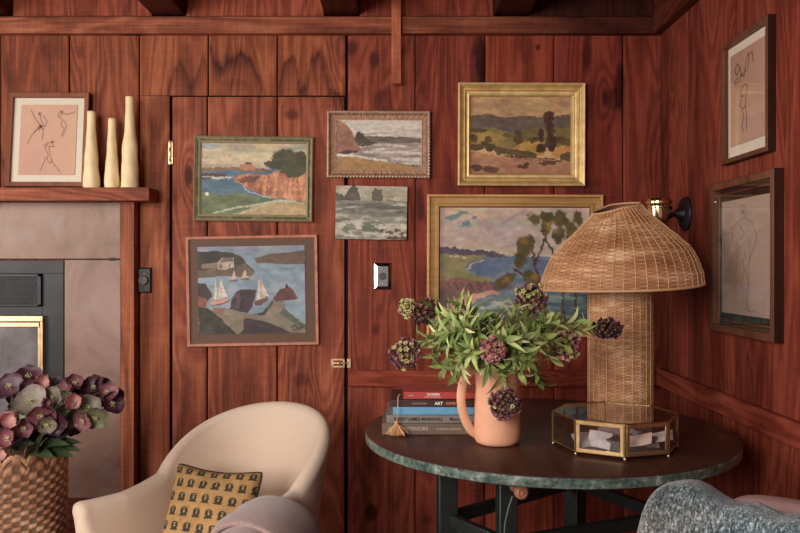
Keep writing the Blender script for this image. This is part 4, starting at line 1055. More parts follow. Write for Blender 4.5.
def cut_stem(rnd, tgt, label, head=None, lift=.06, nleaf=26, leafL=.066, t0=.30, side=None, neckoff=None):
    a = rnd.uniform(0, 6.28)
    dirh = Vector((tgt.x - JX, tgt.y - JY, 0)); dh = dirh.normalized() if dirh.length > .01 else Vector((0, -1, 0))
    no = Vector((rnd.uniform(-.028, .028), rnd.uniform(-.028, .028), 0)) * .6 + dh * .022
    b0 = Vector((JX, JY, TT + .03)) - no * .8; b1 = neck + no
    o = empty('flower_stem' if head else 'leafy_stem', b0, label, 'flower stem' if head else 'leafy stem', group='cut stems in the terracotta jug')
    iv = Matrix.Translation(b0).inverted()
    ctl = [b1, b1 + Vector((0, 0, .05 + lift * .6)) + dh * .02, tgt.lerp(b1, .40) + Vector((0, 0, lift)), tgt]
    pts = [b0.lerp(b1, k / 4) for k in range(4)] + [bez(ctl, k / 14) for k in range(15)]
    mb = MB(); mb.tube([iv @ p for p in pts], [.0030] * 12 + [.0027, .0026, .0025, .0024, .0023, .0022, .0020], 6, col=tuple(lin((136, 148, 84)))); mb.build('stem', stemm, o)
    mb = MB()
    for i in range(nleaf):
        t = t0 + (1 - t0) * (i + rnd.random() * .6) / nleaf if i > 1 else t0
        if head: t = t0 + (.90 - t0) * i / nleaf
        p = bez(ctl, t); tn = (bez(ctl, min(1, t + .03)) - bez(ctl, t - .03)).normalized()
        an = i * 2.4 + rnd.uniform(-.4, .4); n1 = tn.orthogonal().normalized(); n2 = tn.cross(n1)
        rad = n1 * math.cos(an) + n2 * math.sin(an)
        ang = rnd.uniform(.45, .95); d = tn * math.cos(ang) + rad * math.sin(ang); d.z += .08
        Ls = leafL * rnd.uniform(.75, 1.35) * (1 - .35 * max(0, t - .6) / .4)
        tip = p + d.normalized() * Ls
        if tip.y > 2.40 and tip.x > .5: d.y = -abs(d.y)
        leaf(mb, iv @ p, d, rad * -1 + tn * .5, Ls, rnd.uniform(.0060, .0100), tuple(GREENS[rnd.randrange(5)] * rnd.uniform(.8, 1.15)), bend=rnd.uniform(.1, .9), twist=rnd.uniform(-.7, .7))
    mb.build('leaves', leafm, o, smooth=60, normals=False)
    if head: flower_head(rnd, o, iv @ tgt, (bez(ctl, 1) - bez(ctl, .9)).normalized(), **head)
    return o
def flower_head(rnd, parent, c, ax, rx, n, cols, size, elong=1.2, green=0):
    n = int(n * 1.5); size *= .84
    mb = MB(); ax = (ax * 1).normalized(); n1 = ax.orthogonal().normalized(); n2 = ax.cross(n1)
    for i in range(n):
        t = (i + .5) / n; ph = math.acos(1 - 2 * t); th = i * 2.39996
        dr = ax * math.cos(ph) * elong + (n1 * math.cos(th) + n2 * math.sin(th)) * math.sin(ph)
        p = c + dr * rx * rnd.uniform(.62, 1.14); d = (dr + Vector((0, 0, rnd.uniform(-.5, .1)))).normalized()
        base = np.array(cols[rnd.randrange(len(cols))]) * rnd.uniform(.75, 1.3)
        if rnd.random() < green: base = lin((150, 150, 96))
        # a bell of six petals
        s = size * rnd.uniform(.8, 1.2); m1 = d.orthogonal().normalized(); m2 = d.cross(m1)
        vs_ = [p - d * s * .7]; cs_ = [tuple(base * .7)]
        for (rr, hh, kk) in ((.55, -.45, .8), (.85, .0, 1.0), (1.05, .62, 1.9)):
            for k in range(10):
                a = k * PI / 5; r = rr * s * (1 if k % 2 == 0 or hh < .3 else .5)
                vs_.append(p + d * s * hh + (m1 * math.cos(a) + m2 * math.sin(a)) * r); cs_.append(tuple(np.minimum(1, base * kk)))
        vs_.append(p + d * s * .15); cs_.append(tuple(lin((120, 110, 62))))
        fs = [(0, 1 + (k + 1) % 10, 1 + k) for k in range(10)]
        for j in range(2): fs += [(1 + j * 10 + k, 1 + j * 10 + (k + 1) % 10, 11 + j * 10 + (k + 1) % 10, 11 + j * 10 + k) for k in range(10)]
        fs += [(21 + k, 21 + (k + 1) % 10, 31) for k in range(10)]
        mb.add(vs_, fs, cs_)
        mb.tube([c + (p - c) * .1, p - d * s * .5], .0008, 4, col=tuple(lin((120, 116, 66))))
    mb.build('flower_head', petm, parent, smooth=50, normals=False)
PU = [lin((88, 50, 60)), lin((110, 68, 72)), lin((70, 38, 50))]; DP = [lin((52, 24, 36)), lin((70, 34, 46)), lin((42, 20, 30))]
PK = [lin((150, 96, 98)), lin((128, 76, 84)), lin((166, 116, 112))]; PG = [lin((136, 104, 88)), lin((100, 62, 68)), lin((150, 138, 96))]
rn = random.Random(11)
cut_stem(rn, pw(424, 311, 2.13), 'flower stem arching far left with mauve and green florets, uppermost on the left', dict(rx=.033, n=54, cols=PU + DP, size=.0085, elong=1.3, green=.1), lift=.10, nleaf=26, t0=.15)
# a paler tuft at the end of that head
cut_stem(rn, pw(408, 308, 2.12), 'flower stem with a pale greenish tuft at the far upper left of the bouquet', dict(rx=.023, n=36, cols=PG, size=.008, elong=1.0, green=.45), lift=.10, nleaf=14, t0=.2)
cut_stem(rn, pw(405, 353, 2.07), 'lower left flower stem with a drooping mauve head above the books', dict(rx=.036, n=58, cols=PG + PU, size=.009, elong=1.1, green=.15), lift=.10, nleaf=22, t0=.15)
cut_stem(rn, pw(531, 299, 2.20), 'upright flower stem with mixed green and mauve head beneath the lamp shade edge', dict(rx=.042, n=60, cols=PG + PU, size=.0098, elong=1.0, green=.25), lift=.0, nleaf=26, t0=.2)
cut_stem(rn, pw(493.5, 349, 2.00), 'flower stem with dusty pink head at the centre of the bouquet', dict(rx=.030, n=36, cols=PK, size=.0105, elong=1.2), lift=.05, nleaf=14, t0=.2)
cut_stem(rn, pw(504, 404, 2.02), 'flower stem with dark purple head hanging in front of the jug', dict(rx=.037, n=80, cols=PU + PU + DP, size=.0085, elong=1.0, green=.08), lift=.08, nleaf=14, t0=.1)
cut_stem(rn, pw(566, 344, 2.12), 'flower stem with loose pale mauve head at the right below the longest stem', dict(rx=.040, n=50, cols=PG + PK, size=.009, elong=1.0, green=.15), lift=.06, nleaf=22, t0=.15)
cut_stem(rn, pw(608, 329, 2.14), 'longest flower stem reaching right with near-black head in front of the wicker lamp', dict(rx=.025, n=60, cols=DP, size=.0082, elong=1.5), lift=.05, nleaf=40, t0=.1, leafL=.060)
shoots = [(442, 318, 2.10, .08), (432, 348, 2.08, .07), (442, 372, 2.05, .08), (462, 305, 2.12, .05), (446, 335, 2.0, .07), (480, 322, 2.05, .04), (515, 312, 2.08, .02), (545, 318, 2.10, .05),
          (582, 322, 2.12, .06), (553, 360, 2.06, .08), (540, 385, 2.04, .09), (535, 345, 2.02, .06), (488, 372, 2.00, .06), (520, 375, 2.0, .07), (470, 355, 1.98, .06), (505, 340, 1.99, .04), (436, 330, 2.14, .09), (450, 318, 2.04, .07), (434, 362, 2.10, .09), (455, 378, 2.02, .09), (448, 348, 2.12, .07), (462, 330, 1.98, .06), (570, 350, 2.06, .08), (528, 362, 1.98, .06), (496, 318, 2.10, .02), (560, 322, 2.04, .06), (565, 330, 2.16, .06), (458, 365, 2.02, .07)]
for k, (px, py, d, lf) in enumerate(shoots):
    cut_stem(rn, pw(px, py, d), 'leafy green stem without a flower, in the terracotta jug', None, lift=lf, nleaf=24, t0=.12, leafL=.070)

# ---------------------------------------------------------------- woven things
def weave_surface(mb, P, N, nu, nv, stakes, rows, amp, col_fn, cu=True, su=6, sv=3, lo=.62):
    """P(u,v) point, N(u,v) outward direction; real over-and-under weave; su and sv divide one cell"""
    U = stakes * su; V = rows * sv
    def f(u, v):
        a = u * stakes; b = v * rows; r = int(math.floor(min(b, rows - 1e-6))); ph = PI * (a + (r % 2))
        fr = b - math.floor(b) if v < 1 else 1
        h = min(1, max(-1, math.cos(ph) * 1.7)) * math.sqrt(max(0, math.sin(PI * min(max(fr, .06), .94))))
        return P(u, v) + N(u, v) * (amp * h)
    def cfn(u, v):
        a = u * stakes; b = v * rows; r = int(math.floor(min(b, rows - 1e-6))); h = math.cos(PI * (a + (r % 2))); fr = b - math.floor(b)
        g = (lo + (1 - lo) * min(1, max(0, h * 1.3 + .45))) * (.6 + .4 * math.sin(PI * min(max(fr, .08), .92)))
        return tuple(np.array(col_fn(u, v, r, int(a + .5))) * g)
    mb.grid(f, U, V, cu=cu, cfn=cfn)
wick = attr_mat('wicker', .55, .15, .35, 200)
rr_ = np.random.RandomState(2); RT = rr_.rand(400, 64)
def wick_col(A_, B_, C_, seed, seg=3, rows_patch=1):
    def f(u, v, r, s):
        q = RT[(r * 7 + seed) % 400, int(u * seg * 6 + r * 1.7) % 64]; w = sfbm(u * 10 + seed, v * 7 + seed, seed)
        t = min(1, max(0, .5 * q + 1.3 * (w - .25)))
        return tuple(A_ * (1 - t) + B_ * t) if t < .75 else tuple(B_ * (1 - (t - .75) * 2) + C_ * (t - .75) * 2)
    return f
LXp, LYp = (620 - 400) / F * 2.5, 2.50
lamp = empty('table_lamp', (LXp, LYp, TT + .001), 'wicker table lamp with woven column base and wide bell shade', 'lamp')
lc = wick_col(lin((168, 108, 72)), lin((226, 170, 122)), lin((252, 220, 180)), 5)
BR = .1
mb = MB()
LT = 1.205 - TT
def Pc(u, v):
    a = 2 * PI * u; sag = .004 * math.sin(3 * a) * (1 - v)
    r = BR * (1 + .015 * math.sin(2 * a + 2) * v)
    return Vector((r * math.cos(a), r * math.sin(a), .002 + LT * v))
weave_surface(mb, Pc, lambda u, v: Vector((math.cos(2 * PI * u), math.sin(2 * PI * u), 0)), 0, 0, 40, 96, .0013, lc, su=4, sv=3, lo=.75)
mb.build('column', wick, lamp, smooth=70)
mb = MB()
for k in range(24):
    a = 2 * PI * k / 24 + .1
    mb.tube([((BR + .0015) * math.cos(a), (BR + .0015) * math.sin(a), z) for z in np.linspace(.001, LT, 10)], .0011, 5, col=tuple(lin((222, 178, 134))))
for z in (.004, LT - .002): mb.tube([((BR + .001) * math.cos(a), (BR + .001) * math.sin(a), z) for a in np.linspace(0, 2 * PI, 49)], .004, 6, col=tuple(lin((200, 156, 116))))
mb.build('stake', wick, lamp); bpy.data.objects['stake']['kind'] = 'stuff'
SP = [(.000, .254), (.12, .250), (.25, .238), (.42, .218), (.58, .178), (.72, .138), (.84, .108), (.93, .086), (1.0, .074)]
def srad(v):
    for (a, ra), (b, rb) in zip(SP[:-1], SP[1:]):
        if v <= b: t = (v - a) / (b - a); t = t * t * (3 - 2 * t) * .3 + t * .7; return ra + (rb - ra) * t
    return SP[-1][1]
SH = .262; SZ = 1.162 - TT
def Ps(u, v):
    a = 2 * PI * u; r = srad(v); z = SH * v
    z += -.008 * (1 - v) * math.sin(a) * 0 + .012 * v ** 6 * math.sin(a * 1 + .6) + .004 * math.sin(2 * a + 1) * (1 - v)
    x = r * math.cos(a) + .010 * v - .02 * v ** 3; y = r * math.sin(a)
    z += .052 * x * (1 - .2 * v)
    # the crown sags on the left
    z -= .010 * v ** 4 * max(0, -math.cos(a)) * 1.5
    return Vector((x, y, SZ + z))
def Ns(u, v):
    a = 2 * PI * u; e = .02; s = (srad(max(0, v - e)) - srad(min(1, v + e))) / (SH * 2 * e)
    return Vector((math.cos(a), math.sin(a), s)).normalized()
mb = MB(); sc_ = wick_col(lin((164, 104, 68)), lin((224, 168, 122)), lin((254, 224, 188)), 9)
weave_surface(mb, Ps, Ns, 0, 0, 64, 48, .0016, sc_, su=4, sv=3, lo=.72)
mb.grid(lambda u, v: Ps(u, v) - Ns(u, v) * .005, 64, 20, cu=True, col=tuple(lin((120, 80, 56))), flip=True)
mb.build('lamp_shade', wick, lamp, smooth=70)
sh = bpy.data.objects['lamp_shade']
mb = MB()
for k in range(48):
    u = k / 48 + .004
    mb.tube([Ps(u, v) + Ns(u, v) * .0022 for v in np.linspace(0, 1, 16)], [.0010 for v in np.linspace(0, 1, 16)], 5, col=tuple(lin((222, 176, 130))))
mb.tube([Ps(u, 0) for u in np.linspace(0, 1, 97)], .0042, 8, col=tuple(lin((206, 160, 118))))
mb.tube([Ps(u, 1) for u in np.linspace(0, 1, 49)], .0036, 6, col=tuple(lin((206, 160, 118))))
o = mb.build('shade_ribs', wick, sh)
mb = MB(); mb.tube([(0, 0, LT - .01), (0, 0, SZ + .16)], .006, 8); mb.tube([(BR - .01, 0, LT - .005), (-BR + .01, 0, LT - .005)], .004, 6); mb.ball((0, 0, SZ + .18), .028, 16, 12); mb.tube([(.0, 0, SZ + .10), (.17, 0, SZ + .105)], .003, 6); mb.tube([(.0, 0, SZ + .10), (-.16, 0, SZ + .105)], .003, 6)
mb.build('lamp_fitting', M['aged_brass'], lamp)

# ---------------------------------------------------------------- octagonal glass box
GX, GY, GR, GH = .582, 2.10, .166, .082
gb = empty('glass_box', (GX, GY, TT), 'octagonal glass and brass display box on ball feet in front of the wicker lamp', 'box', (0, 0, 0))
ang = [math.radians(-96.6 + 45 * k) for k in range(8)]
V8 = [(GR * math.cos(a), GR * math.sin(a)) for a in ang]
ft = .009; zb, zt = ft, ft + GH
mb = MB(); mb.add([(x, y, zb) for x, y in V8] + [(x, y, zb + .003) for x, y in V8], [tuple(range(8))[::-1], tuple(range(8, 16))] + [(k, (k + 1) % 8, 8 + (k + 1) % 8, 8 + k) for k in range(8)])
mb.build('bottom', plain('box_bottom', (.05, .03, .025, 1), .3, .3), gb)
mb = MB()
for z in (zb + .002, zt):
    for k in range(8):
        a, b = V8[k], V8[(k + 1) % 8]; mb.tube([(a[0], a[1], z), (b[0], b[1], z)], .0022, 6)
for a in V8: mb.tube([(a[0], a[1], zb), (a[0], a[1], zt)], .0024, 6)
mb.build('brass_edges', M['aged_brass'], gb)
for a in V8:
    mb = MB(); mb.ball((a[0] * .985, a[1] * .985, ft * .5), ft * .5, 12, 8); mb.build('foot', M['brass'], gb)
fbr = plain('box_brass', (.58, .38, .19, 1), .34, .9, 40, .2)
for k in (0, 7):
    i, j = (k, (k + 1) % 8)
    A, B = Vector((*V8[i], 0)), Vector((*V8[j], 0)); n = (B - A).normalized(); out = Vector((n.y, -n.x, 0)) * .0025
    mb = MB()
    def strip(s0, s1, z0, z1):
        p = [A + n * s0, A + n * s1]; L_ = [p[0] - out * .6, p[1] - out * .6, p[1] + out, p[0] + out]
        mb.add([(q.x, q.y, z0) for q in L_] + [(q.x, q.y, z1) for q in L_], [(0, 1, 5, 4), (1, 2, 6, 5), (2, 3, 7, 6), (3, 0, 4, 7), (4, 5, 6, 7), (3, 2, 1, 0)])
    LL = (B - A).length; w_ = .009
    strip(.003, LL - .003, zt - w_ - .001, zt - .001); strip(.003, LL - .003, zb + .002, zb + .002 + w_)
    strip(.003, .003 + w_, zb + .002 + w_, zt - w_ - .001); strip(LL - .003 - w_, LL - .003, zb + .002 + w_, zt - w_ - .001)
    mb.build('panel_frame', fbr, gb, bevel=.0008)
for k in range(8):
    a, b = V8[k], V8[(k + 1) % 8]; q = .997
    mb = MB(); mb.add([(a[0] * q, a[1] * q, zb + .002), (b[0] * q, b[1] * q, zb + .002), (b[0] * q, b[1] * q, zt), (a[0] * q, a[1] * q, zt), (a[0] * .985, a[1] * .985, zb + .002), (b[0] * .985, b[1] * .985, zb + .002), (b[0] * .985, b[1] * .985, zt), (a[0] * .985, a[1] * .985, zt)],
                      [(0, 1, 2, 3), (7, 6, 5, 4), (0, 4, 5, 1), (3, 2, 6, 7), (1, 5, 6, 2), (0, 3, 7, 4)])
    mb.build('glass_side', M['glass'], gb, smooth=0)
mb = MB(); mb.add([(x * .99, y * .99, zt - .001) for x, y in V8] + [(x * .99, y * .99, zt + .001) for x, y in V8], [tuple(range(8))[::-1], tuple(range(8, 16))] + [(k, (k + 1) % 8, 8 + (k + 1) % 8, 8 + k) for k in range(8)])
mb.build('glass_lid', M['glass'], gb, smooth=0)
rn = random.Random(21)
cards = [(-.10, -.07, .35), (-.06, -.075, -.5), (-.02, -.10, .8), (.035, -.10, -.7), (.07, -.07, .3), (.10, -.05, -.4), (-.03, -.03, .1), (.05, -.01, 1.1), (-.09, -.01, 1.4), (.0, .05, .3)]
cm = [(168, 150, 150), (200, 186, 184), (110, 88, 86), (186, 160, 146), (140, 128, 140), (214, 200, 190)]
for k, (x, y, r) in enumerate(cards):
    mb = MB(); w_, h_ = rn.uniform(.026, .042), rn.uniform(.016, .026)
    mb.grid(lambda u, v: Vector(((u - .5) * 2 * w_, (v - .5) * 2 * h_, .004 * math.sin(u * 3 + k))), 8, 4)
    mb.grid(lambda u, v: Vector(((u - .5) * 2 * w_, (v - .5) * 2 * h_, .004 * math.sin(u * 3 + k) - .0006)), 8, 4, flip=True)
    o = mb.build('paper_slip', plain('slip_paper', L3(*cm[k % 6]), .5, 0, 30, .3), normals=False)
    o.location = (GX + x, GY + y, TT + zb + .022 + .003 * (k % 4)); o.rotation_euler = (rn.uniform(.4, .95), rn.uniform(-.55, .55), r)
    tag(o, 'small pale paper slip lying inside the octagonal glass box', 'paper', 'paper slips in the glass box')

# ---------------------------------------------------------------- cream armchair
linen = plain('cream_linen', L3(222, 198, 176), .85, 0, 240, .05, bump=.15, sheen=.15, spec=.2)
A23 = math.radians(24)
CO = Vector((-.445, 2.64, 0)); CF = Vector((-math.sin(A23), -math.cos(A23), 0)); CR = Vector((math.cos(A23), -math.sin(A23), 0))
chair = empty('armchair', CO, 'cream upholstered tub armchair with high rounded back and scrolled arm', 'armchair')
AA, AB, ARM = .236, .25, .27
def plan(t):
    """t 0..1 from the left arm end round the back to the right arm end; returns position (u,v) and outward normal"""
    if t < .25: s = t / .25; fl = .035 * (1 - s) ** 2; return (-AA - fl, AB + ARM * (1 - s)), (-1, 0)
    if t > .75: s = (t - .75) / .25; fl = .0; return (AA + fl, AB + ARM * s), (1, 0)
    ph = (t - .25) / .5 * PI; c, s = math.cos(ph), math.sin(ph)
    n = Vector((-c / AA, -s / AB)).normalized(); return (-AA * c, AB * (1 - s)), (n.x, n.y)
def top(t):
    if t < .25: s = t / .25; return .535 + .030 * s ** 2
    if t > .75: s = (t - .75) / .25; return .565 - .035 * s
    ph = (t - .25) / .5 * PI; s = max(0, math.sin(ph)); return .565 + .185 * (s ** .9) - 0.0 * s
def shell(t, w):
    """w 0..1 round the section: inside bottom, inside top, over the roll, outside bottom"""
    (u, v), (nu_, nv_) = plan(t); H = top(t); z0 = .16
    armness = max(0, 1 - abs(t - 0) / .10); th = .052 + .012 * armness; backness = math.sin(PI * min(1, max(0, (t - .25) / .5))) if .25 < t < .75 else 0
    if w < .4: k = w / .4; off = -th / 2; z = z0 + (H - th * .6 - z0) * k
    elif w < .6:
        k = (w - .4) / .2; a = PI * k; off = -th / 2 * math.cos(a) * (1 + .25 * armness * math.sin(a)); z = H - th * .6 + th * .6 * math.sin(a)
    else: k = (w - .6) / .4; off = th / 2; z = H - th * .6 + (z0 - H + th * .6) * k
    hz = max(0, (z - z0) / (.8 - z0)); lean = (.03 + .10 * backness) * hz ** 1.5 + .03 * armness * max(0, (z - .42) / .12)
    if .4 <= w <= .6 or True: off += 0
    soft = .022 * math.sin(PI * min(1, hz)) * backness * (-1 if w < .4 else .3)
    o_ = off + lean + soft * .6
    U_, V_ = u + nu_ * o_, v + nv_ * o_
    p = CF * V_ + CR * U_; return Vector((p.x, p.y, z))
mb = MB()
NU, NV = 110, 40
ws = [.0, .08, .16, .24, .31, .36, .39] + [.40 + .2 * i / 12 for i in range(13)] + [.61, .64, .70, .78, .86, .94, 1.0]
rows = []
for w in ws: rows.append([shell(i / NU, w) for i in range(NU + 1)])
vs_ = [p for r in rows for p in r]; W_ = NU + 1; nR = len(ws)
fs = [(j * W_ + i, j * W_ + i + 1, (j + 1) * W_ + i + 1, (j + 1) * W_ + i) for j in range(nR - 1) for i in range(NU)]
b = len(vs_)
for e, sgn in ((0, 1), (NU, 1)):          # rounded arm fronts
    ring = [rows[j][e] for j in range(nR)]; cen = sum(ring, Vector()) / nR; prev = [j * W_ + e for j in range(nR)]
    for lv, (sc_e, fw) in enumerate(((.94, .012), (.75, .022), (.4, .028))):
        idx = []
        for p in ring:
            cc = Vector((cen.x, cen.y, p.z if p.z < .50 else .50 + (p.z - .50) * 1)) ; cz = Vector((cen.x, cen.y, p.z))
            q = cz + (p - cz) * sc_e + CF * fw; q.z = p.z if p.z < .49 else .49 + (p.z - .49) * (sc_e if lv else .97)
            vs_.append(q); idx.append(len(vs_) - 1)
        fs += [(prev[j], prev[j + 1], idx[j + 1], idx[j]) for j in range(nR - 1)]; prev = idx
    fs.append(tuple(prev))
fs.append(tuple(range(NU + 1)) + tuple((nR - 1) * W_ + i for i in range(NU, -1, -1))) if False else None
mb.add(vs_, fs); mb.build('backrest', linen, chair, smooth=70)
def loc2(u, v, z): p = CF * v + CR * u; return Vector((p.x, p.y, z))
mb = MB()       # pleats on the arm scroll
for k, du in enumerate((-.012, .010)):
    pts = [loc2(-AA - .065 + du + .006 * i, AB + ARM + .020 + (.006 if i < 3 else .004), .515 - i * .012 + (k * -.004)) for i in range(4)]
def superbox(mb, hx, hy, hz, e1, e2, nu=48, nv=28, fn=None, col=(1, 1, 1), cfn=None):
    sg = lambda a, e: math.copysign(abs(a) ** e, a)
    def f(u, v):
        th = 2 * PI * u; ph = -PI / 2 + PI * v
        p = Vector((hx * sg(math.cos(ph), e1) * sg(math.cos(th), e2), hy * sg(math.cos(ph), e1) * sg(math.sin(th), e2), hz * sg(math.sin(ph), e1)))
        return fn(p) if fn else p
    mb.grid(f, nu, nv, cu=True, col=col)
mb = MB(); superbox(mb, AA - .015, .30, .07, .35, .5, fn=lambda p: loc2(p.x, p.y + .33, p.z + .255)); mb.build('seat', linen, chair, smooth=80)
mb = MB(); superbox(mb, AA + .01, .31, .05, .2, .5, fn=lambda p: loc2(p.x, p.y + .32, p.z + .22)); mb.build('seat_base', linen, chair, smooth=80)
for (u, v) in ((-.24, .1), (.24, .1), (-.24, .54), (.24, .54)):
    mb = MB(); q = loc2(u, v, 0); mb.lathe([(.014, 0), (.022, .19)], 12, q); mb.build('leg', M['iron'], chair)

# block printed cushion
def cushion_cols(u, v):
    """motif print: rows of small dark sprigs on mustard cloth"""
    g = 7.0; a = u * g; r = math.floor(v * g); b = v * g; a += .5 * (r % 2); fa, fb_ = a - math.floor(a) - .5, b - math.floor(b) - .5
    base = lin((176, 138, 90)) * (.7 + .6 * sfbm(u * 22, v * 22, 3))
    d = 9
    for (cx_, cy_, rx_, ry_) in ((0, .17, .27, .12), (-.17, .03, .12, .22), (.17, .0, .13, .19), (0, -.19, .22, .14), (.2, -.26, .12, .07), (-.2, -.27, .12, .07)):
        d = min(d, ((fa - cx_) / rx_) ** 2 + ((fb_ - cy_) / ry_) ** 2)
    hl = min(((fa - .02) / .05) ** 2 + ((fb_ + .0) / .12) ** 2, ((fa - .0) / .12) ** 2 + ((fb_ - .17) / .03) ** 2)
    if d < 1: base = lin((66, 58, 48)) if hl > 1 else lin((176, 148, 112))
    return tuple(base)
cb = pw(205, 525, 2.30); cb = Vector((-.598, 2.30, .335))
cush = empty('cushion', cb, 'mustard yellow cushion with small dark block print and dark piping on the cream armchair', 'cushion')
cush.rotation_euler = (math.radians(-24), math.radians(2), -A23 + math.radians(10))
CW, CH, CT = .150, .150, .055
def pil(u, v, s):
    x, z = 2 * u - 1, 2 * v - 1
    e = (1 - abs(x) ** 2.6) * (1 - abs(z) ** 2.6); th = CT * max(0, e) ** .42
    pin = 1 - .10 * (1 - z * z) * abs(x) ** 3; pin2 = 1 - .16 * (1 - x * x) * abs(z) ** 3
    y = s * th - .004 * math.sin(x * 5 + z * 3) * e - s * .010 * math.exp(-((x + .05) ** 2 / .05 + (z - .75) ** 2 / .04))
    rc = 1 - .07 * (abs(x) * abs(z)) ** 5
    return Vector((x * CW * pin * rc, y, CH + z * CH * pin2 * rc))
mb = MB(); mb.grid(lambda u, v: pil(u, v, -1), 150, 150, cfn=cushion_cols); mb.build('front_cover', attr_mat('block_print_cotton', .85, .15, .2, 200), cush, smooth=80)
mb = MB(); mb.grid(lambda u, v: pil(u, v, 1), 40, 40, col=tuple(lin((184, 138, 72)))); mb.build('back_cover', attr_mat('mustard_cotton', .85), cush, smooth=80)
mb = MB(); n = 40; per = [(i / n, 0) for i in range(n)] + [(1, i / n) for i in range(n)] + [(1 - i / n, 1) for i in range(n)] + [(0, 1 - i / n) for i in range(n)] + [(0, 0)]
mb.tube([pil(u, v, 1) for u, v in per], .0038, 8, col=(1, 1, 1)); mb.build('piping', plain('dark_piping', L3(52, 40, 34), .8), cush)

# wool throw over the near arm
wool = plain('mauve_wool', L3(158, 132, 126), .95, 0, 130, .16, bump=.5, sheen=.3, spec=.15)
th_o = empty('throw_blanket', Vector((-.390, 2.02, .42)), 'folded mauve-grey wool throw draped over the right arm of the cream armchair', 'blanket')
mb = MB()
def fold(r, y0, y1, zc, xc, th, ph):
    def f(u, v):
        a = PI * 1.15 * u - .075 * PI; yy_ = y0 + (y1 - y0) * v
        rr = r * (1 + .05 * math.sin(3 * a + ph) + .03 * math.sin(v * 9 + ph)) * (1 - .25 * (v - .5) ** 2)
        return Vector((xc - rr * math.cos(a) * 1.12, yy_ + .02 * math.sin(a * 2 + ph), zc + rr * math.sin(a)))
    vo = []
    nu_, nv_ = 40, 16
    def g(u, v):          # closed thick sheet: v runs round the sheet thickness
        if v < .44: return f(u, v / .44) + Vector((0, 0, 0))
        if v < .5: k = (v - .44) / .06 * PI
        elif v < .94:
            a = PI * 1.15 * u - .075 * PI; p = f(u, 1 - (v - .5) / .44); return p - Vector((-math.cos(a), 0, math.sin(a))) * th
        else: k = PI + (v - .94) / .06 * PI
        a = PI * 1.15 * u - .075 * PI; nn = Vector((-math.cos(a), 0, math.sin(a)))
        e = f(u, 1 if v < .9 else 0); return e - nn * (th / 2 * (1 - math.cos(k))) + Vector((0, (1 if v < .9 else -1) * abs(math.sin(k)) * th / 2 * (1 if y1 > y0 else -1), 0))
    vv = [0, .11, .22, .33, .44, .452, .464, .476, .488, .5, .61, .72, .83, .94, .952, .964, .976, .988]
    vs_ = [g(i / nu_, v) for v in vv for i in range(nu_ + 1)]; n = nu_ + 1; m_ = len(vv)
    fs = [(j * n + i, j * n + i + 1, ((j + 1) % m_) * n + i + 1, ((j + 1) % m_) * n + i) for j in range(m_) for i in range(nu_)]
    fs += [tuple(j * n for j in range(m_)), tuple(j * n + nu_ for j in range(m_))[::-1]]
    mb.add(vs_, fs)
for k, (r, ya) in enumerate(((.122, -.02), (.106, -.05), (.090, -.075), (.074, -.095))):
    fold(r, ya, .20 - .02 * k, .042 - .003 * k, -.004 * k, .017, k * 1.3)
mb.build('folds', wool, th_o, smooth=70); th_o.rotation_euler.z = -A23 * .5
# single mesh object reads better as one piece
fo = bpy.data.objects['folds']; mw_ = th_o.matrix_basis.copy(); lab = th_o['label']
fo.parent = None; fo.matrix_basis = mw_; fo.name = 'throw_blanket_cloth'; bpy.data.objects.remove(th_o); fo.name = 'throw_blanket'; tag(fo, lab, 'blanket')

# ---------------------------------------------------------------- teal chenille chair, lower right
def chenille():
    m = NT('teal_chenille'); v = m.obj()
    n = m.noise(m.mapping(v, (1, 1, .4)), 240, 5, .8, .3); b = m.noise(v, 9, 3, .6)
    s = m.math('ADD', m.math('MULTIPLY', n, .8), m.math('MULTIPLY', b, .2))
    c = m.ramp(s, [(.40, L3(30, 32, 32)), (.49, L3(74, 88, 92)), (.57, L3(136, 156, 162)), (.66, L3(226, 234, 234))])
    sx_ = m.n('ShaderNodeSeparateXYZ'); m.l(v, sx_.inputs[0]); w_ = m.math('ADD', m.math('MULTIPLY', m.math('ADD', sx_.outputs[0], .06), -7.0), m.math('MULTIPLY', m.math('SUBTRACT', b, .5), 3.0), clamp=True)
    c = m.mix(m.math('MULTIPLY', w_, .5), c, m.ramp(s, [(.40, L3(44, 32, 24)), (.52, L3(96, 76, 60)), (.66, L3(186, 164, 140))]))  # left end mixed browner: shade put into the fabric colour
    m.l(c, m.b.inputs['Base Color']); m.set(Roughness=.8, Sheen_Weight=.5, Sheen_Roughness=.4, Specular_IOR_Level=.2); m.bump(n, .8, .004); return m.m
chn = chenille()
SA, SB = Vector((.46, 1.46, 0)), Vector((.82, 1.13, 0))
sd_ = (SB - SA).normalized(); sn = Vector((-sd_.y, sd_.x, 0)); SL = (SB - SA).length        # sn points away from the camera towards the table side
if sn.y < 0: sn = -sn
sofa = empty('upholstered_chair', (SA + SB) / 2, 'teal-grey chenille chair back at the lower right corner of the photo', 'chair')
sofa_c = sofa.location.copy()
def sback(p):
    # p in local box: x along, y thickness, z height -1..1
    x = p.x; tz = p.z
    al = (x / (SL / 2) + 1) / 2
    H = .858 - .19 * min(.24, max(0, al - .09)); base = .12
    z = base + (H - base) * (tz + 1) / 2
    q = sd_ * (x + (.045 * (tz - 1) * .5 if al < .5 else 0)) + sn * (p.y + .02 * math.sin(al * 5) - .06 * (tz - 1) * -.5)
    w = .004 * math.sin(al * 34 + z * 9) * (1 if tz > 0 else 0)
    return Vector((q.x, q.y, z + w))
mb = MB(); superbox(mb, SL / 2, .052, 1, .36, .6, 120, 60, fn=sback); mb.build('backrest', chn, sofa, smooth=80)
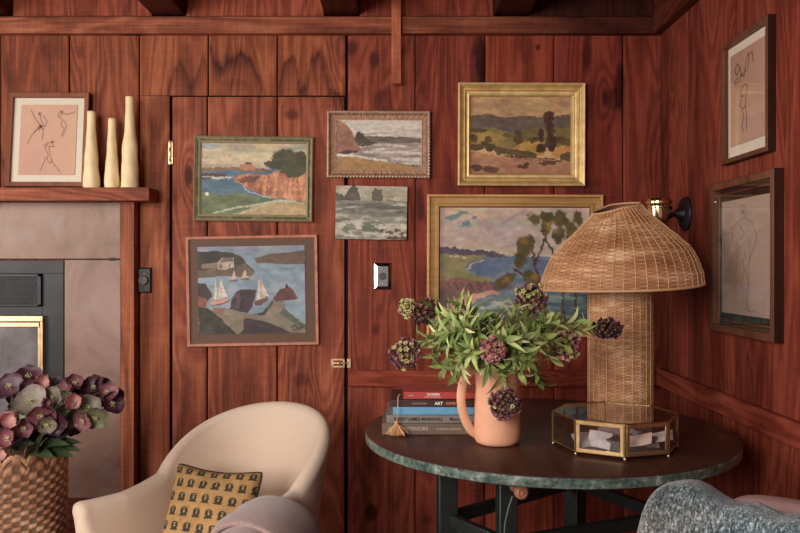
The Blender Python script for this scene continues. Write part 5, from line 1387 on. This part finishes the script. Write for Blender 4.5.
mb = MB(); superbox(mb, SL / 2 - .03, .13, .09, .3, .4, fn=lambda p: sd_ * p.x + sn * (p.y + .17) + Vector((0, 0, p.z + .34))); mb.build('seat', chn, sofa, smooth=80)
for s, t in ((-1, 0.02), (1, .02), (-1, .26), (1, .26)):
    mb = MB(); q = sd_ * (s * (SL / 2 - .07)) + sn * t; mb.lathe([(.014, 0), (.02, .27)], 12, q); mb.build('leg', M['iron'], sofa)
pinkc = plain('pale_pink_cotton', L3(172, 136, 134), .85, 0, 120, .08, bump=.2, spec=.2)
def small_cushion(c, hx, hy, hz, rz, ry, label, mat):
    o = empty('cushion', c, label, 'cushion', (0, ry, rz)); mb = MB()
    superbox(mb, hx, hy, hz, .55, .75, fn=None); mb.build('cover', mat, o, smooth=80); return o
# ---------------------------------------------------------------- basket and hellebores
BX, BY, BRR, BH = -1.215, 2.36, .185, .655
bk = empty('wicker_basket', (BX, BY, 0), 'tall woven wicker basket with scalloped rim holding hellebores', 'basket')
mb = MB(); NS = 36; nsc = 18
def rimz(a): return BH + .030 * abs(math.sin(a * nsc / 2 + .35)) ** .55
def Pb(u, v):
    a = 2 * PI * u; r = BRR * (.86 + .14 * min(1, v * 1.6) ** .6); k = min(1, max(0, (v - .93) / .07)); return Vector((r * math.cos(a), r * math.sin(a), BH * v + (rimz(a) - BH) * k * k * (3 - 2 * k)))
bc = wick_col(lin((168, 114, 84)), lin((222, 176, 140)), lin((246, 212, 180)), 15, 6)
weave_surface(mb, Pb, lambda u, v: Vector((math.cos(2 * PI * u), math.sin(2 * PI * u), 0)), 0, 0, 50, 46, .0032, bc, su=8, sv=4, lo=.45)
mb.lathe([(.001, .004), (BRR * .86, .004)], 40, cap=False, col=tuple(lin((140, 96, 66))))
mb.grid(lambda u, v: Vector(((BRR - .012) * math.cos(2 * PI * u), (BRR - .012) * math.sin(2 * PI * u), (rimz(2 * PI * u) - .004) * v)), 72, 8, cu=True, col=tuple(lin((110, 74, 52))), flip=True)
mb.build('woven_body', wick, bk, smooth=70)
mb = MB(); N_ = 360
for q in range(3):
    pts = []
    for i in range(N_ + 1):
        a = 2 * PI * i / N_; pts.append(((BRR - .002) * math.cos(a) + 0, (BRR - .002) * math.sin(a), rimz(a) - .001 + .004 * math.sin(a * 60 + q * 2.1)))
    mb.tube(pts, .0042, 6, col=tuple(lin((204, 158, 118))))
mb.build('scalloped_rim', wick, bk)
mb = MB(); mb.lathe([(.001, .02), (.13, .02), (.15, .5), (.001, .52)], 30, col=(.02, .015, .012)); o = mb.build('liner_pot', attr_mat('dark_pot', .9), bk)

hel = empty('hellebore_plant', (BX, BY, .52), 'hellebores with dusky pink and grey-green blooms standing in the wicker basket', 'plant')
hw_ = Matrix.Translation(hel.location).inverted()
hpet = attr_mat('hellebore_petal', .5, .06, .4, 60); rn = random.Random(5)
def petal(mb, c, d, up, L_, W_, cup, col, col2):
    d = d.normalized(); s = d.cross(up).normalized(); u = s.cross(d); n, m_ = 6, 4; vs_ = []; cs_ = []
    for i in range(n + 1):
        t = i / n; w = W_ * math.sin(PI * (.12 + .80 * t)) ** .7
        for j in range(m_ + 1):
            q = (j / m_) * 2 - 1
            p = c + d * (L_ * math.sin(t * 1.4) / 1.0) + s * (q * w) + u * (L_ * cup * (t * t * .9) + w * .35 * q * q * cup * 1.5)
            p += u * (.0028 * math.sin(q * 5 + t * 5 + L_ * 900) * t)
            vs_.append(p); k = t * .6 + abs(q) * .4
            m = .75 + .55 * sfbm(q * 2.2 + c.x * 90, t * 2 + c.z * 70, 12); e = .25 * max(0, abs(q) + t - 1.3)
            cs_.append(tuple(np.minimum(1, (np.array(col) * (1 - k) + np.array(col2) * k) * m + e * np.array((.3, .26, .22)))))
    mb.add(vs_, [(i * (m_ + 1) + j, i * (m_ + 1) + j + 1, (i + 1) * (m_ + 1) + j + 1, (i + 1) * (m_ + 1) + j) for i in range(n) for j in range(m_)], cs_)
HC = {'pink': (lin((214, 170, 158)), lin((168, 106, 116))), 'plum': (lin((86, 46, 60)), lin((52, 26, 40))), 'grey': (lin((132, 132, 104)), lin((112, 84, 92))), 'green': (lin((120, 128, 88)), lin((96, 88, 72))), 'rose': (lin((150, 96, 98)), lin((104, 58, 72))), 'dark': (lin((44, 22, 30)), lin((30, 14, 22)))}
def hellebore(px, py, d, r_px, kind, face, cup=.5, n=5):
    c = hw_ @ pw(px, py, d); r = r_px / F * d; mb = MB(); ax = Vector(face).normalized()
    n1 = ax.orthogonal().normalized(); n2 = ax.cross(n1); a0 = rn.uniform(0, 6); c1, c2 = HC[kind]
    for k in range(n):
        a = a0 + 2 * PI * k / n + rn.uniform(-.1, .1); out = n1 * math.cos(a) + n2 * math.sin(a)
        petal(mb, c - ax * r * .3 * cup + ax * (.001 * (k % 2)), out + ax * (.35 * cup), ax, r * rn.uniform(.95, 1.15), r * .72, cup, c1 * rn.uniform(.85, 1.15), c2 * rn.uniform(.85, 1.1))
    if cup < .9:
        for k in range(12):
            a = k * 2.4; q = c + (n1 * math.cos(a) + n2 * math.sin(a)) * r * .16 * (k % 3 + .5) / 1.5
            mb.tube([c - ax * r * .1, q + ax * r * .25], .0006, 4, col=tuple(lin((170, 170, 110)))); mb.ball(q + ax * r * .27, .0016, 5, 4, col=tuple(lin((210, 200, 150))))
    mb.build('flower', hpet, hel, smooth=70, normals=False)
    bk_ = c - ax * r * .3; rr2 = Vector((bk_.x, bk_.y, 0)); rr2 = rr2 * min(.6, .125 / max(.01, rr2.length))
    base = Vector((rr2.x * .4, rr2.y * .4, .02)); mid = Vector((rr2.x, rr2.y, .17)); m2 = MB()
    m2.tube([base, mid, mid.lerp(bk_, .5) + Vector((0, 0, .015)), bk_ + Vector((0, 0, -.006)), bk_], [.003, .003, .0027, .0024, .002], 6, col=tuple(lin((142, 108, 96))))
    m2.build('stem', stemm, hel)
for args in ((43, 382, 2.22, 10, 'pink', (.3, -.9, .1), .95), (11, 387, 2.2, 13, 'plum', (-.1, -.8, .5), .3), (28, 378, 2.3, 13, 'plum', (.2, -.5, .8), .4), (32, 401, 2.14, 15, 'grey', (-.1, -.8, .5), .25), (46, 402, 2.12, 6, 'rose', (.5, -.8, .1), 1.0),
             (12, 416, 2.10, 11, 'pink', (.1, -.9, -.2), .95), (41, 414, 2.12, 13, 'rose', (.3, -.7, -.5), .3), (63, 405, 2.2, 13, 'green', (-.2, -.8, .3), .25), (73, 401, 2.18, 10, 'pink', (.4, -.9, .1), .95), (75, 384, 2.24, 9, 'rose', (.3, -.6, .5), .7),
             (88, 408, 2.20, 13, 'grey', (.4, -.8, .4), .35), (96, 417, 2.18, 12, 'green', (.2, -.9, -.3), .3), (95, 388, 2.26, 11, 'plum', (-.1, -.7, .6), .6), (107, 393, 2.24, 10, 'rose', (.3, -.6, .5), .5), (112, 404, 2.24, 11, 'plum', (.6, -.6, .3), .4),
             (58, 390, 2.28, 13, 'dark', (.1, -.6, .7), .3), (9, 438, 2.08, 11, 'rose', (-.1, -.8, .2), .7), (-8, 400, 2.1, 13, 'plum', (-.3, -.8, .3), .3), (72, 424, 2.22, 11, 'plum', (.2, -.8, -.5), .5), (82, 396, 2.3, 12, 'dark', (0, -.5, .8), .3),
             (-14, 425, 2.12, 13, 'grey', (-.4, -.8, .2), .3), (3, 452, 2.07, 9, 'pink', (.0, -.9, -.1), .9), (50, 412, 2.24, 13, 'dark', (.1, -.6, .6), .3), (100, 400, 2.28, 12, 'dark', (.2, -.5, .6), .3), (22, 397, 2.24, 14, 'dark', (0, -.6, .6), .3), (25, 428, 2.12, 10, 'rose', (.1, -.9, .1), .5), (55, 422, 2.14, 12, 'plum', (.2, -.8, -.2), .3), (64, 416, 2.2, 12, 'grey', (.4, -.8, -.2), .3), (18, 434, 2.16, 12, 'dark', (.1, -.8, .2), .3), (38, 428, 2.18, 13, 'dark', (.1, -.9, .2), .3), (54, 398, 2.16, 11, 'grey', (-.3, -.8, .3), .3), (0, 430, 2.16, 13, 'dark', (0, -.8, .2), .3), (84, 414, 2.26, 12, 'dark', (.1, -.8, .1), .3), (22, 410, 2.18, 13, 'green', (-.2, -.8, .1), .3), (103, 386, 2.27, 8, 'dark', (.2, -.6, .5), .6), (84, 420, 2.17, 10, 'rose', (-.2, -.9, -.2), .4), (66, 392, 2.22, 10, 'rose', (-.4, -.8, .3), .4), (116, 396, 2.26, 7, 'plum', (.6, -.5, .3), .7), (30, 388, 2.2, 9, 'plum', (.2, -.8, .3), .5), (47, 424, 2.13, 9, 'grey', (.3, -.8, -.3), .4), (60, 430, 2.16, 9, 'dark', (.3, -.8, -.2), .5)):
    hellebore(*args)
mb = MB()
for k, (px, py, d, ex, ey, ed) in enumerate(((40, 448, 2.2, 77, 445, 2.12), (40, 446, 2.22, 48, 420, 2.12), (36, 446, 2.22, 30, 425, 2.15), (42, 450, 2.2, 68, 428, 2.2), (20, 450, 2.2, 12, 428, 2.12), (38, 450, 2.2, 60, 436, 2.1), (28, 452, 2.2, 50, 452, 2.08), (10, 452, 2.2, -6, 436, 2.1), (46, 440, 2.3, 75, 415, 2.3), (20, 445, 2.3, 5, 410, 2.3), (30, 440, 2.35, 40, 408, 2.3), (44, 452, 2.18, 70, 452, 2.1), (15, 455, 2.2, 28, 438, 2.1), (48, 445, 2.2, 58, 422, 2.16), (36, 452, 2.14, 42, 432, 2.1), (5, 450, 2.2, 18, 425, 2.14), (50, 450, 2.2, 74, 436, 2.14))):
    a, b_ = hw_ @ pw(px, py, d), hw_ @ pw(ex, ey, ed); m1 = MB()
    leaf(m1, a, b_ - a, Vector((0, -.7, .8)), (b_ - a).length, .021, tuple(lin((50, 62, 38)) * rn.uniform(.8, 1.3)), bend=rn.uniform(.1, .5), n=10, fold=.2)
    m1.build('leaf', leafm, hel, smooth=70, normals=False)
small_cushion(Vector((.735, 1.50, .62)), .115, .05, .16, -.5, 0, 'pale pink cushion showing over the top of the teal chair back', pinkc)
small_cushion(Vector((.93, 1.36, .66)), .10, .055, .17, -.9, 0.1, 'second pale pink cushion at the extreme right edge of the photo', pinkc)
